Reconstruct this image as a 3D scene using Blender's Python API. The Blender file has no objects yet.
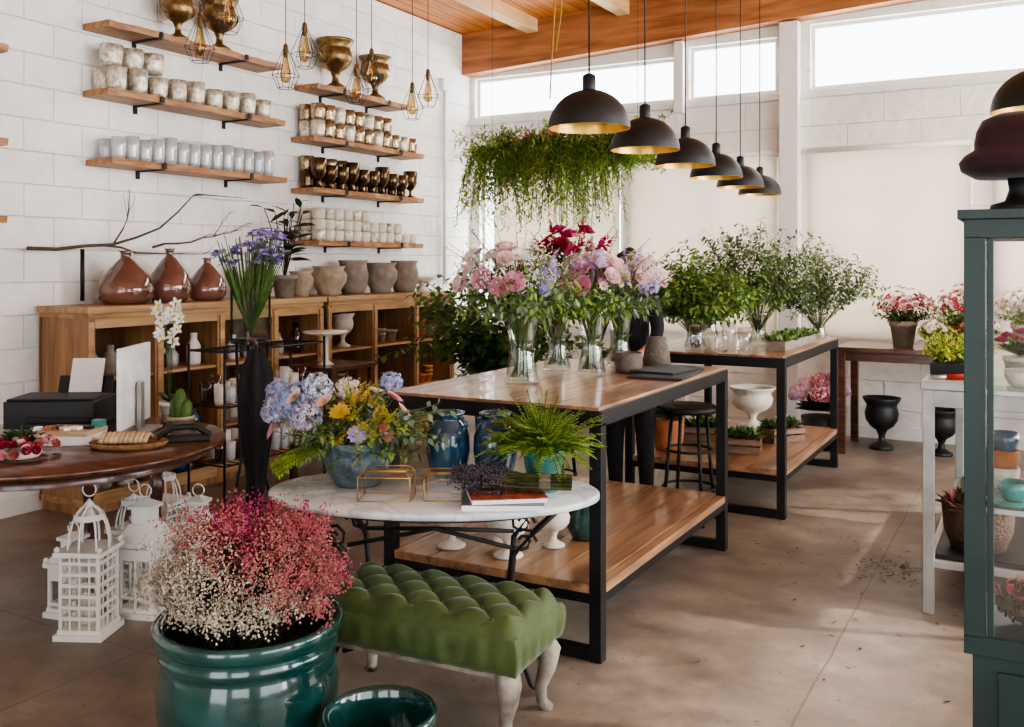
import bpy, math, random
from mathutils import Vector as V, Matrix, noise as NZ
R=random.Random(11)
pi=math.pi
def lin(c): return c/12.92 if c<=.04045 else ((c+.055)/1.055)**2.4
def hx(h):
    h=h.lstrip('#'); return tuple(lin(int(h[i:i+2],16)/255) for i in (0,2,4))
MAT={}
def base(name):
    m=bpy.data.materials.new(name); m.use_nodes=True
    nt=m.node_tree; b=nt.nodes['Principled BSDF']; return m,nt,b
def M(name,col,rough=.6,metal=0,var=.15,scale=8,bump=0,bscale=60,coat=0,trans=0,sheen=0,emit=0):
    if name in MAT: return MAT[name]
    m,nt,b=base(name); c=hx(col); N=nt.nodes; L=nt.links
    tc=N.new('ShaderNodeTexCoord'); no=N.new('ShaderNodeTexNoise'); no.inputs['Scale'].default_value=scale; no.inputs['Detail'].default_value=5
    L.new(tc.outputs['Object'],no.inputs['Vector'])
    cr=N.new('ShaderNodeValToRGB'); cr.color_ramp.elements[0].position=.3; cr.color_ramp.elements[1].position=.7
    cr.color_ramp.elements[0].color=tuple(x*(1-var) for x in c)+(1,); cr.color_ramp.elements[1].color=tuple(min(1,x*(1+var)+.02*var) for x in c)+(1,)
    L.new(no.outputs['Fac'],cr.inputs['Fac']); L.new(cr.outputs['Color'],b.inputs['Base Color'])
    b.inputs['Roughness'].default_value=rough; b.inputs['Metallic'].default_value=metal
    b.inputs['Coat Weight'].default_value=coat
    if sheen: b.inputs['Sheen Weight'].default_value=sheen; b.inputs['Sheen Roughness'].default_value=.4
    if emit: L.new(cr.outputs['Color'],b.inputs['Emission Color']); b.inputs['Emission Strength'].default_value=emit
    if bump:
        n2=N.new('ShaderNodeTexNoise'); n2.inputs['Scale'].default_value=bscale; n2.inputs['Detail'].default_value=4
        L.new(tc.outputs['Object'],n2.inputs['Vector'])
        bp=N.new('ShaderNodeBump'); bp.inputs['Strength'].default_value=bump; bp.inputs['Distance'].default_value=.01
        L.new(n2.outputs['Fac'],bp.inputs['Height']); L.new(bp.outputs['Normal'],b.inputs['Normal'])
    if trans:
        out=N['Material Output']; tr=N.new('ShaderNodeBsdfTranslucent'); L.new(cr.outputs['Color'],tr.inputs['Color'])
        mx=N.new('ShaderNodeMixShader'); mx.inputs[0].default_value=trans
        L.new(b.outputs[0],mx.inputs[1]); L.new(tr.outputs[0],mx.inputs[2]); L.new(mx.outputs[0],out.inputs['Surface'])
    MAT[name]=m; return m
def WOOD(name,c1,c2,stretch=(1,12,12),rough=.45,scale=2.5,coat=.0):
    m,nt,b=base(name); N=nt.nodes; L=nt.links
    tc=N.new('ShaderNodeTexCoord'); mp=N.new('ShaderNodeMapping'); mp.inputs['Scale'].default_value=stretch
    L.new(tc.outputs['Object'],mp.inputs['Vector'])
    no=N.new('ShaderNodeTexNoise'); no.inputs['Scale'].default_value=scale; no.inputs['Detail'].default_value=8; no.inputs['Distortion'].default_value=.6
    L.new(mp.outputs[0],no.inputs['Vector'])
    cr=N.new('ShaderNodeValToRGB'); cr.color_ramp.elements[0].position=.32; cr.color_ramp.elements[1].position=.68
    cr.color_ramp.elements[0].color=hx(c1)+(1,); cr.color_ramp.elements[1].color=hx(c2)+(1,)
    L.new(no.outputs['Fac'],cr.inputs['Fac']); L.new(cr.outputs[0],b.inputs['Base Color'])
    b.inputs['Roughness'].default_value=rough; b.inputs['Coat Weight'].default_value=coat
    bp=N.new('ShaderNodeBump'); bp.inputs['Strength'].default_value=.15; bp.inputs['Distance'].default_value=.004
    L.new(no.outputs['Fac'],bp.inputs['Height']); L.new(bp.outputs[0],b.inputs['Normal'])
    MAT[name]=m; return m
def GLASS(name,col='#ffffff',f0=.05,rough=.03,k=.4,diff=None,dk=.3):
    m,nt,b=base(name); N=nt.nodes; L=nt.links; N.remove(b)
    tr=N.new('ShaderNodeBsdfTransparent'); tr.inputs[0].default_value=hx(col)+(1,)
    gl=N.new('ShaderNodeBsdfGlossy'); gl.inputs['Roughness'].default_value=rough
    lw=N.new('ShaderNodeLayerWeight'); lw.inputs[0].default_value=.3
    ml=N.new('ShaderNodeMath'); ml.operation='MULTIPLY_ADD'; ml.inputs[1].default_value=k; ml.inputs[2].default_value=f0
    L.new(lw.outputs['Facing'],ml.inputs[0])
    body=tr.outputs[0]
    if diff:
        df=N.new('ShaderNodeBsdfDiffuse'); df.inputs[0].default_value=hx(diff)+(1,); m0=N.new('ShaderNodeMixShader'); m0.inputs[0].default_value=dk
        L.new(tr.outputs[0],m0.inputs[1]); L.new(df.outputs[0],m0.inputs[2]); body=m0.outputs[0]
    mx=N.new('ShaderNodeMixShader'); L.new(ml.outputs[0],mx.inputs[0]); L.new(body,mx.inputs[1]); L.new(gl.outputs[0],mx.inputs[2])
    L.new(mx.outputs[0],N['Material Output'].inputs[0]); MAT[name]=m; return m

# ---------------- materials ----------------
def wallmat(name,axis,c1,c2,bw=.4,bh=.2):
    m,nt,b=base(name); N=nt.nodes; L=nt.links
    tc=N.new('ShaderNodeTexCoord'); sp=N.new('ShaderNodeSeparateXYZ'); cb=N.new('ShaderNodeCombineXYZ')
    L.new(tc.outputs['Object'],sp.inputs[0]); L.new(sp.outputs[axis],cb.inputs[0]); L.new(sp.outputs[2],cb.inputs[1])
    br=N.new('ShaderNodeTexBrick'); br.inputs['Scale'].default_value=1; br.inputs['Brick Width'].default_value=bw; br.inputs['Row Height'].default_value=bh
    br.inputs['Mortar Size'].default_value=.006; br.inputs['Mortar Smooth'].default_value=1
    wn=N.new('ShaderNodeTexNoise'); wn.inputs['Scale'].default_value=9; wn.inputs['Detail'].default_value=3; L.new(tc.outputs['Object'],wn.inputs['Vector'])
    wv=N.new('ShaderNodeVectorMath'); wv.operation='MULTIPLY_ADD'; wv.inputs[1].default_value=(.012,.012,0); L.new(wn.outputs['Color'],wv.inputs[0]); L.new(cb.outputs[0],wv.inputs[2])
    L.new(wv.outputs[0],br.inputs['Vector'])
    no=N.new('ShaderNodeTexNoise'); no.inputs['Scale'].default_value=1.6; no.inputs['Detail'].default_value=8; no.inputs['Roughness'].default_value=.65
    L.new(tc.outputs['Object'],no.inputs['Vector'])
    cr=N.new('ShaderNodeValToRGB'); cr.color_ramp.elements[0].position=.35; cr.color_ramp.elements[1].position=.65
    cr.color_ramp.elements[0].color=hx(c1)+(1,); cr.color_ramp.elements[1].color=hx(c2)+(1,)
    L.new(no.outputs['Fac'],cr.inputs['Fac'])
    mx=N.new('ShaderNodeMixRGB'); mx.blend_type='MULTIPLY'; L.new(cr.outputs[0],mx.inputs[1]); mx.inputs[2].default_value=(.96,.955,.945,1); L.new(br.outputs['Fac'],mx.inputs[0])
    L.new(mx.outputs[0],b.inputs['Base Color']); b.inputs['Roughness'].default_value=.7
    n2=N.new('ShaderNodeTexNoise'); n2.inputs['Scale'].default_value=11; n2.inputs['Detail'].default_value=9; L.new(tc.outputs['Object'],n2.inputs['Vector'])
    sb=N.new('ShaderNodeMath'); sb.operation='MULTIPLY_ADD'; sb.inputs[1].default_value=-.4; L.new(br.outputs['Fac'],sb.inputs[0]); L.new(n2.outputs['Fac'],sb.inputs[2])
    bp=N.new('ShaderNodeBump'); bp.inputs['Strength'].default_value=.8; bp.inputs['Distance'].default_value=.02
    L.new(sb.outputs[0],bp.inputs['Height']); L.new(bp.outputs[0],b.inputs['Normal']); MAT[name]=m; return m
mWL=wallmat('whitewashed_block_left',1,'#dcdad6','#f6f4f1')
mWB=wallmat('whitewashed_block_back',0,'#dad6cf','#efece6',.6,.25)
def floormat():
    m,nt,b=base('stained_concrete'); N=nt.nodes; L=nt.links
    tc=N.new('ShaderNodeTexCoord')
    def noise(s,d,r=.6,dist=0):
        n=N.new('ShaderNodeTexNoise'); n.inputs['Scale'].default_value=s; n.inputs['Detail'].default_value=d; n.inputs['Roughness'].default_value=r; n.inputs['Distortion'].default_value=dist
        L.new(tc.outputs['Object'],n.inputs['Vector']); return n
    a=noise(1.0,12,.66); c=noise(4.5,12,.72)
    cr=N.new('ShaderNodeValToRGB'); e=cr.color_ramp.elements; e[0].position=.34; e[0].color=hx('#62594f')+(1,); e[1].position=.68; e[1].color=hx('#a59a8e')+(1,)
    x=e.new(.5); x.color=hx('#83786d')+(1,); L.new(a.outputs['Fac'],cr.inputs['Fac'])
    cr2=N.new('ShaderNodeValToRGB'); e=cr2.color_ramp.elements; e[0].position=.38; e[0].color=(.66,.64,.62,1); e[1].position=.58; e[1].color=(1.04,1.03,1.02,1); L.new(c.outputs['Fac'],cr2.inputs['Fac'])
    mx=N.new('ShaderNodeMixRGB'); mx.blend_type='MULTIPLY'; mx.inputs[0].default_value=.8; L.new(cr.outputs[0],mx.inputs[1]); L.new(cr2.outputs[0],mx.inputs[2])
    br=N.new('ShaderNodeTexBrick'); br.offset=0; br.inputs['Scale'].default_value=1; br.inputs['Brick Width'].default_value=2.35; br.inputs['Row Height'].default_value=2.55; br.inputs['Mortar Size'].default_value=.004
    d=noise(1.3,5); va=N.new('ShaderNodeVectorMath'); va.operation='MULTIPLY_ADD'; L.new(d.outputs['Color'],va.inputs[0]); va.inputs[1].default_value=(.05,.05,0)
    L.new(tc.outputs['Object'],va.inputs[2]); L.new(va.outputs[0],br.inputs['Vector'])
    sp=noise(38,3,.5); gt=N.new('ShaderNodeMath'); gt.operation='GREATER_THAN'; gt.inputs[1].default_value=.68; L.new(sp.outputs['Fac'],gt.inputs[0])
    mxm=N.new('ShaderNodeMath'); mxm.operation='MAXIMUM'; L.new(gt.outputs[0],mxm.inputs[0]); L.new(br.outputs['Fac'],mxm.inputs[1])
    mk=N.new('ShaderNodeMath'); mk.operation='MULTIPLY'; mk.inputs[1].default_value=.5; L.new(mxm.outputs[0],mk.inputs[0])
    m2=N.new('ShaderNodeMixRGB'); L.new(mk.outputs[0],m2.inputs[0]); L.new(mx.outputs[0],m2.inputs[1]); m2.inputs[2].default_value=hx('#3c352f')+(1,)
    L.new(m2.outputs[0],b.inputs['Base Color'])
    mr=N.new('ShaderNodeMapRange'); mr.inputs[1].default_value=.35; mr.inputs[2].default_value=.65; mr.inputs[3].default_value=.34; mr.inputs[4].default_value=.55; L.new(c.outputs['Fac'],mr.inputs[0]); L.new(mr.outputs[0],b.inputs['Roughness'])
    bp=N.new('ShaderNodeBump'); bp.inputs['Strength'].default_value=.12; bp.inputs['Distance'].default_value=.01; L.new(c.outputs['Fac'],bp.inputs['Height']); L.new(bp.outputs[0],b.inputs['Normal'])
    MAT['floor']=m; return m
mFL=floormat()
def plankmat(name,c1,c2,w=.14):
    m=WOOD(name,c1,c2,(8,.8,8),.5,2); nt=m.node_tree; N=nt.nodes; L=nt.links; b=N['Principled BSDF']
    src=b.inputs['Base Color'].links[0].from_socket
    tc=N.new('ShaderNodeTexCoord'); br=N.new('ShaderNodeTexBrick'); br.inputs['Scale'].default_value=1; br.inputs['Brick Width'].default_value=9; br.inputs['Row Height'].default_value=w; br.inputs['Mortar Size'].default_value=.006
    mp=N.new('ShaderNodeMapping'); mp.inputs['Rotation'].default_value=(0,0,pi/2); L.new(tc.outputs['Object'],mp.inputs[0]); L.new(mp.outputs[0],br.inputs['Vector'])
    mx=N.new('ShaderNodeMixRGB'); L.new(br.outputs['Fac'],mx.inputs[0]); L.new(src,mx.inputs[1]); mx.inputs[2].default_value=hx('#5a3012')+(1,); L.new(mx.outputs[0],b.inputs['Base Color']); return m
mCE=plankmat('ceiling_planks','#b0652a','#d89048')
mBM=WOOD('beam_wood','#7e4a28','#b57848',(1,10,10),.5,1.5)
mRF=WOOD('rafter_wood','#c9a272','#e0bd8c',(10,1,10),.5,1.5)
mSH=WOOD('shelf_wood','#805030','#b8875a',(12,1,12),.5)
mTP=WOOD('bench_top_wood','#775340','#b98f68',(9,1,9),.3,2,.25)
mSB=WOOD('sideboard_wood','#7d583a','#ab8258',(9,9,1),.5,2)
mSBH=WOOD('sideboard_wood_long','#8d6944','#ba9468',(9,1,9),.45,2)
mMH=WOOD('mahogany','#35201a','#643c2a',(2,8,8),.28,3,.4)
mBK=M('black_steel','#141517',.5,.3,.2)
mBP=M('black_paint','#0e0e10',.55,0,.15)
mWP=M('white_paint','#dfddd8',.5,0,.06)
mGL=GLASS('clear_glass')
mFG=GLASS('frosted_clear_glass','#f2f4f6',.1,.12,.4,'#eef0f2',.35)
mGW=GLASS('vase_water_glass','#eaf3ec',.02,.03,.15)
mGA=GLASS('amber_glass','#b98a70',.08)
mGF=M('rose_brown_glass','#6e4a40',.08,.2,.55,4,coat=1)
mMER=M('mercury_glass','#cfc6b4',.3,.4,.5,30,bump=.9,bscale=45)
mMG=M('mercury_gold','#a8967a',.22,.75,.45,40,bump=.4,bscale=40)
mBRZ=M('antique_bronze','#7d6440',.3,.85,.5,12,bump=.3)
mDGB=M('dark_bronze_glass','#5c482e',.18,.75,.55,20)
mBRS=M('brass','#c9a050',.3,.9,.1)
mCRM=M('cream_ceramic','#d4ccbf',.55,0,.12,20,bump=.3)
mTC=M('terracotta','#a8683f',.8,0,.2,10)
mGC=M('grey_clay','#857a6e',.85,0,.3,12,bump=.4)
mSC=M('sand_clay','#9c8a76',.85,0,.25,12,bump=.4)
mTEAL=M('teal_glaze','#0a3e3a',.12,0,.55,5,coat=.7,bump=.15,bscale=12)
mTL2=M('teal_bucket','#3a8580',.3,0,.2,8,coat=.4)
mBLU=M('blue_glaze','#1b4460',.14,0,.5,5,coat=.8)
mSOIL=M('soil','#2c2119',.95,0,.3,40,bump=.8)
mVEL=M('green_velvet','#3f4f20',.66,0,.3,9,bump=.15,bscale=200,sheen=.25)
mDIS=M('distressed_white_wood','#8f8578',.7,0,.5,14,bump=.4)
mZNC=M('patterned_zinc','#5a6a74',.45,.4,.4,30,bump=1,bscale=40)
mIRON=M('wrought_iron','#222120',.55,.4,.3)
mSTL=M('counter_steel','#a09e9a',.35,.5,.2)
mGRN=M('dark_green_paint','#0c2a25',.45,0,.15)
mFELT=M('grey_felt','#655b54',.95,0,.2,30,bump=.6)
mSLT=M('black_slate','#202226',.6,0,.15)
mBUR=M('burgundy_velvet','#2b0912',.9,0,.3,12,sheen=.2)
mPAP=M('paper_white','#e8e8e6',.6,0,.02)
mGREY=M('printer_grey','#1b1c1e',.45,0,.1)
mWCK=M('wicker','#8a6238',.8,0,.35,60,bump=1,bscale=80)
mBLD=M('blind_fabric','#dcd5ca',.9,0,.04,2,trans=.42)
mROPE=M('yellow_rope','#a8842e',.8,0,.2)
mSKIN=M('skin','#c08a6c',.5,0,.06)
mHAIR=M('dark_hair','#15100d',.5,0,.3,40)
mCLO=M('black_cloth','#111113',.95,0,.2,20,bump=.2)
mBUL=M('warm_bulb','#ffca80',.3,0,.05,emit=1.0)
def LF(n,c,v=.35): return M(n,c,.55,0,v,25,trans=.35)
gD=LF('leaf_dark','#2f4825'); gM=LF('leaf_mid','#54742f'); gL=LF('leaf_light','#8cab4a'); gE=LF('leaf_eucalyptus','#7c8d74'); gF=LF('leaf_fern','#9aba40'); gY=LF('leaf_yellowgreen','#b8ba50'); gO=LF('leaf_olive','#6b733c'); gB=LF('leaf_brown','#463828'); gST=LF('stem_green','#5a7238')
def PT(n,c): return M(n,c,.6,0,.14,30,trans=.35)
pPK=PT('petal_pink','#e3a8ba'); pPP=PT('petal_palepink','#f0d6d5'); pWH=PT('petal_white','#f3f0ea'); pLI=PT('petal_lilac','#beafd6'); pMG=PT('petal_magenta','#b3245e'); pRD=PT('petal_red','#a02c40'); pBL=PT('petal_blue','#98aed0'); pVI=PT('petal_violet','#7468b4'); pYL=PT('petal_yellow','#d4b64a'); pCO=PT('petal_coral','#b96862'); pLV=PT('lavender_bud','#55505e'); pMA=PT('petal_cerise','#b02c6c')
dM=PT('gyps_magenta','#a32c62'); dP=PT('gyps_rose','#bd6a70'); dC=PT('gyps_dusty','#be8d80'); dW=PT('gyps_cream','#beb4a0'); dW2=PT('gyps_ivory','#dcd5c8')
def marble():
    m,nt,b=base('white_marble'); N=nt.nodes; L=nt.links
    tc=N.new('ShaderNodeTexCoord'); no=N.new('ShaderNodeTexNoise'); no.inputs['Scale'].default_value=3; no.inputs['Detail'].default_value=9; no.inputs['Distortion'].default_value=2
    L.new(tc.outputs['Object'],no.inputs['Vector']); cr=N.new('ShaderNodeValToRGB'); e=cr.color_ramp.elements
    e[0].position=.45; e[0].color=hx('#c6cccf')+(1,); e[1].position=.55; e[1].color=hx('#d2d6d8')+(1,); x=e.new(.5); x.color=hx('#b2b8bd')+(1,)
    L.new(no.outputs['Fac'],cr.inputs[0]); L.new(cr.outputs[0],b.inputs['Base Color']); b.inputs['Roughness'].default_value=.2; MAT['marble']=m; return m
mMAR=marble()

# ---------------- mesh builder ----------------
class MB:
    def __init__(s): s.v=[];s.f=[];s.mi=[];s.sm=[];s.mats=[]
    def add(s,vs,fs,m,sm=True):
        if m not in s.mats: s.mats.append(m)
        k=s.mats.index(m); o=len(s.v)
        s.v.extend([(p[0],p[1],p[2]) for p in vs])
        for f in fs: s.f.append(tuple(i+o for i in f)); s.mi.append(k); s.sm.append(sm)
    def box(s,c,d,m,rz=0,T=None,taper=1):
        hx_,hy,hz=d[0]/2,d[1]/2,d[2]/2; vs=[]
        for z in (-1,1):
            k=taper if z>0 else 1
            for x,y in ((-1,-1),(1,-1),(1,1),(-1,1)):
                p=V((x*hx_*k,y*hy*k,z*hz))
                if rz: p=Matrix.Rotation(rz,3,'Z')@p
                if T: p=T@p
                vs.append(p+V(c))
        s.add(vs,[(3,2,1,0),(4,5,6,7),(0,1,5,4),(1,2,6,5),(2,3,7,6),(3,0,4,7)],m,False)
    def b2(s,a,b,m):
        s.box([(a[i]+b[i])/2 for i in range(3)],[b[i]-a[i] for i in range(3)],m)
    def slab(s,x0,x1,y0,y1,zb,zt,k,m):
        s.add([(x0,y0,zb+k*x0),(x1,y0,zb+k*x1),(x1,y1,zb+k*x1),(x0,y1,zb+k*x0),(x0,y0,zt+k*x0),(x1,y0,zt+k*x1),(x1,y1,zt+k*x1),(x0,y1,zt+k*x0)],[(3,2,1,0),(4,5,6,7),(0,1,5,4),(1,2,6,5),(2,3,7,6),(3,0,4,7)],m,False)
    def lathe(s,prof,c=(0,0,0),m=None,seg=28,T=None,sx=1,sy=1,sm=True,rib=0,ribn=0):
        vs=[];fs=[]; c=V(c)
        for r,z in prof:
            for i in range(seg):
                a=2*pi*i/seg; rr=max(r,.0002)*(1+rib*math.cos(ribn*a)) if ribn else max(r,.0002)
                p=V((rr*math.cos(a)*sx,rr*math.sin(a)*sy,z))
                if T: p=T@p
                vs.append(p+c)
        for j in range(len(prof)-1):
            for i in range(seg):
                k=(i+1)%seg; fs.append((j*seg+i,j*seg+k,(j+1)*seg+k,(j+1)*seg+i))
        s.add(vs,fs,m,sm)
    def tube(s,pts,r,m,seg=6,closed=False):
        pts=[V(p) for p in pts]; n=len(pts); vs=[];fs=[]
        for i,p in enumerate(pts):
            if closed: t=pts[(i+1)%n]-pts[i-1]
            else: t=pts[min(i+1,n-1)]-pts[max(i-1,0)]
            if t.length<1e-7: t=V((0,0,1))
            t.normalize(); up=V((0,0,1)) if abs(t.z)<.9 else V((1,0,0))
            a=t.cross(up).normalized(); b=t.cross(a)
            rr=r[i] if isinstance(r,(list,tuple)) else r
            for k in range(seg):
                q=2*pi*k/seg; vs.append(p+a*math.cos(q)*rr+b*math.sin(q)*rr)
        for i in range(n if closed else n-1):
            j=(i+1)%n
            for k in range(seg):
                l=(k+1)%seg; fs.append((i*seg+k,i*seg+l,j*seg+l,j*seg+k))
        if not closed and seg>4: fs.append(tuple(range(seg))[::-1]); fs.append(tuple((n-1)*seg+k for k in range(seg)))
        s.add(vs,fs,m,True)
    def leaf(s,p,d,L,W,m,droop=.2,up=None):
        d=V(d).normalized(); u=up or V((R.uniform(-.6,.6),R.uniform(-.6,.6),1))
        sd=d.cross(u)
        if sd.length<.05: sd=d.cross(V((1,0,0)))
        sd.normalize(); z=V((0,0,-droop*L)); p=V(p)
        s.add([p,p+d*L*.35+sd*W*.5+z*.1,p+d*L*.35-sd*W*.5+z*.1,p+d*L*.7+sd*W*.4+z*.45,p+d*L*.7-sd*W*.4+z*.45,p+d*L+z],[(0,2,1),(1,2,4,3),(3,4,5)],m,True)
    def oct(s,p,r,m):
        x,y,z=p
        s.add([(x+r,y,z),(x-r,y,z),(x,y+r,z),(x,y-r,z),(x,y,z+r),(x,y,z-r)],[(0,2,4),(2,1,4),(1,3,4),(3,0,4),(2,0,5),(1,2,5),(3,1,5),(0,3,5)],m,False)
    def ball(s,c,r,m,n=10,sz=1,T=None):
        s.lathe([(r*math.sin(pi*i/n),-r*sz*math.cos(pi*i/n)) for i in range(n+1)],c,m,n+4,T)
    def finish(s,name,loc=(0,0,0),rz=0,bevel=0,parent=None):
        me=bpy.data.meshes.new(name); me.from_pydata(s.v,[],s.f)
        for m in s.mats: me.materials.append(m)
        me.polygons.foreach_set('material_index',s.mi); me.polygons.foreach_set('use_smooth',s.sm); me.update()
        o=bpy.data.objects.new(name,me); bpy.context.scene.collection.objects.link(o); o.location=loc; o.rotation_euler=(0,0,rz)
        if bevel:
            b=o.modifiers.new('bevel','BEVEL'); b.width=bevel; b.segments=2; b.limit_method='ANGLE'
        if parent: o.parent=parent
        return o
def dup(o,loc,rz=0,s=1):
    n=o.copy(); bpy.context.scene.collection.objects.link(n); n.location=loc; n.rotation_euler=(0,0,rz); n.scale=(s,s,s); return n
def rotTo(n):
    return V((0,0,1)).rotation_difference(V(n).normalized()).to_matrix()
def cone(ax,ang):
    a=R.uniform(0,2*pi); t=ang*math.sqrt(R.random()); return rotTo(ax)@V((math.sin(t)*math.cos(a),math.sin(t)*math.sin(a),math.cos(t)))
def lerp(pts,t):
    x=t*(len(pts)-1); i=min(int(x),len(pts)-2); return pts[i].lerp(pts[i+1],x-i),(pts[i+1]-pts[i]).normalized()
def spray(mb,p0,d,L,n,ll,lw,ml,ms,droop=.3,r=.0018,flat=False,t0=.15,tp=None):
    k=6; pts=[]; p=V(p0); dd=V(d).normalized()
    for i in range(k+1):
        pts.append(p.copy()); dd=(dd+V((R.uniform(-.05,.05),R.uniform(-.05,.05),-droop/k))).normalized(); p=p+dd*L/k
    mb.tube(pts,r,ms,3)
    ph=R.uniform(0,6)
    for j in range(n):
        t=t0+(1-t0)*(j+1)/n; q,tg=lerp(pts,min(t,.999))
        if flat:
            sd=tg.cross(V((0,0,1)))
            if sd.length<.1: sd=V((1,0,0))
            sd.normalize(); sc=math.sin(pi*min(1,.15+.85*(1-t)))**.6 if tp is None else tp(t)
            for sg in (-1,1): mb.leaf(q,sd*sg+tg*.35+V((0,0,R.uniform(-.2,.35))),ll*sc,lw,ml,.15,up=V((0,0,1)))
        else:
            a=ph+j*2.4; sd=(rotTo(tg)@V((math.cos(a),math.sin(a),.5)))
            mb.leaf(q,sd,ll*R.uniform(.7,1.2),lw*R.uniform(.8,1.2),ml if not isinstance(ml,list) else R.choice(ml),.2)
    return pts
def rose(mb,c,r,n,m):
    T=rotTo(n); c=V(c)
    for lay,cnt,w in ((.3,3,1.2),(.6,5,.85),(.85,6,.75),(1.1,7,.62)):
        a0=R.uniform(0,6)
        for i in range(cnt):
            a=a0+2*pi*i/cnt; vs=[];fs=[]
            for vi in range(4):
                v=vi/3
                for ui in range(4):
                    u=(ui/3*2-1); aa=a+u*w*(.6+.4*v); rr=r*lay*(.35+.65*v**.7)*(1+.08*R.random())
                    z=r*(v*(1.15-.55*lay)-.25-.12*abs(u)**2*v)
                    vs.append(c+T@V((rr*math.cos(aa),rr*math.sin(aa),z)))
            for vi in range(3):
                for ui in range(3): k=vi*4+ui; fs.append((k,k+1,k+5,k+4))
            mb.add(vs,fs,m,True)
def daisy(mb,c,r,n,m,mc,k=9):
    T=rotTo(n); c=V(c)
    for i in range(k):
        a=2*pi*i/k; mb.leaf(c,T@V((math.cos(a),math.sin(a),.35)),r,r*.55,m,.0,up=T@V((0,0,1)))
    mb.oct(c+T@V((0,0,r*.15)),r*.25,mc)
def hyd(mb,c,r,m,n=80,fr=.24):
    c=V(c)
    for i in range(n):
        d=cone((0,0,1),2.3); p=c+d*r*R.uniform(.85,1.08); T=rotTo(cone(d,.5)); a0=R.uniform(0,6); s=r*fr
        for j in range(4):
            a=a0+j*pi/2; e=T@V((math.cos(a),math.sin(a),.1)); f=T@V((-math.sin(a),math.cos(a),0))
            mb.add([p,p+e*s*.6+f*s*.4,p+e*s,p+e*s*.6-f*s*.4],[(0,1,2,3)],m if not isinstance(m,list) else R.choice(m),True)
def spike(mb,p,d,L,r,m,n=14):
    d=V(d).normalized(); p=V(p)
    for i in range(n):
        t=i/n; q=p+d*L*t
        for k in range(3):
            a=R.uniform(0,6); mb.leaf(q,rotTo(d)@V((math.cos(a),math.sin(a),.5)),r*(1.2-t),r*.8*(1.2-t),m,.1)
def cup(r,h,t=.92,b=.85):
    return [(0,0),(r*b,0),(r*(b+1)/2,h*.2),(r,h*.6),(r,h),(r*t,h),(r*t*.95,h*.5),(r*b*.8,h*.08),(0,h*.07)]

# ---------------- room ----------------
def wall_holes(name,axis,a0,a1,t0,t1,z0,z1,holes,m):
    mb=MB(); xs=sorted({a0,a1,*[h[0] for h in holes],*[h[1] for h in holes]}); zs=sorted({z0,z1,*[h[2] for h in holes],*[h[3] for h in holes]})
    for i in range(len(xs)-1):
        for j in range(len(zs)-1):
            cx=(xs[i]+xs[i+1])/2; cz=(zs[j]+zs[j+1])/2
            if any(h[0]<cx<h[1] and h[2]<cz<h[3] for h in holes): continue
            if axis=='x': mb.b2((xs[i],t0,zs[j]),(xs[i+1],t1,zs[j+1]),m)
            else: mb.b2((t0,xs[i],zs[j]),(t1,xs[i+1],zs[j+1]),m)
    return mb.finish(name)
mb=MB(); mb.b2((-.2,-3.2,-.1),(9.2,8.95,0),mFL); mb.finish('floor')
mb=MB(); mb.b2((-.2,-3,0),(0,8.95,3.95),mWL); mb.finish('wall_left')
WH=[(.06,2.3,3.08,3.50),(2.45,3.28,3.08,3.58),(3.58,5.6,3.08,3.66),(5.75,8.2,3.08,3.78),(.12,1.75,.9,2.55),(1.88,3.26,.9,2.5),(3.6,4.85,.9,2.5),(5.1,6.7,.9,2.5)]
wall_holes('wall_back','x',0,9,8.75,8.95,0,4.0,WH,mWB)
mPR=M('plaster_right','#d0cbc3',.8)
wall_holes('wall_right','y',-3,8.95,9,9.2,0,4.35,[(-1.5,2.2,.4,3.3),(2.8,8.2,.8,3.4)],mPR)  # unseen wall; large openings put in to pass the lamp outside
wall_holes('wall_front','x',-.2,9.2,-3.2,-3,0,4.0,[(3.2,5.0,0,2.4),(5.6,8.4,.5,2.6)],mPR)  # unseen wall added behind the camera to cut front light and deepen shadows
for i,h in enumerate(WH):
    mb=MB(); x0,x1,z0,z1=h; w=.03
    mb.b2((x0,8.82,z0),(x1,8.88,z0+w),mWP); mb.b2((x0,8.82,z1-w),(x1,8.88,z1),mWP); mb.b2((x0,8.82,z0+w),(x0+w,8.88,z1-w),mWP); mb.b2((x1-w,8.82,z0+w),(x1,8.88,z1-w),mWP)
    if i>=4: mb.b2(((x0+x1)/2-.015,8.83,z0+w),((x0+x1)/2+.015,8.87,z1-w),mWP)
    mb.finish('window_%d'%(i+1))
for h in WH[5:]+[(.35,1.72,0,0)]:
    mb=MB(); mb.b2((h[0]-.03,8.715,.86),(h[1]+.03,8.72,2.5),mBLD); mb.tube([(h[0]-.04,8.715,2.52),(h[1]+.04,8.715,2.52)],.025,mWP,10); mb.b2((h[0]-.03,8.705,.84),(h[1]+.03,8.73,.865),mWP); mb.finish('roller_blind')
mb=MB(); mb.slab(-.2,9.2,-3,8.95,3.96,4.06,.05,mCE); mb.finish('ceiling')
mb=MB()
for x in (.85,1.85,2.85,3.85,4.85,5.85,6.85,7.85): mb.slab(x-.06,x+.06,-3,8.58,3.83,3.96,.05,mRF)
mb.finish('ceiling_rafters')
mb=MB(); mb.slab(0,9,8.58,8.75,3.52,3.96,.05,mBM); mb.finish('ceiling_beam',bevel=.006)
mb=MB(); mb.b2((3.33,8.62,0),(3.5,8.75,3.68),mWP); mb.finish('trim_1',bevel=.008)
mb=MB(); mb.b2((2.33,8.66,2.95),(2.42,8.75,3.63),mWP); mb.finish('trim_2',bevel=.005)
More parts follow.
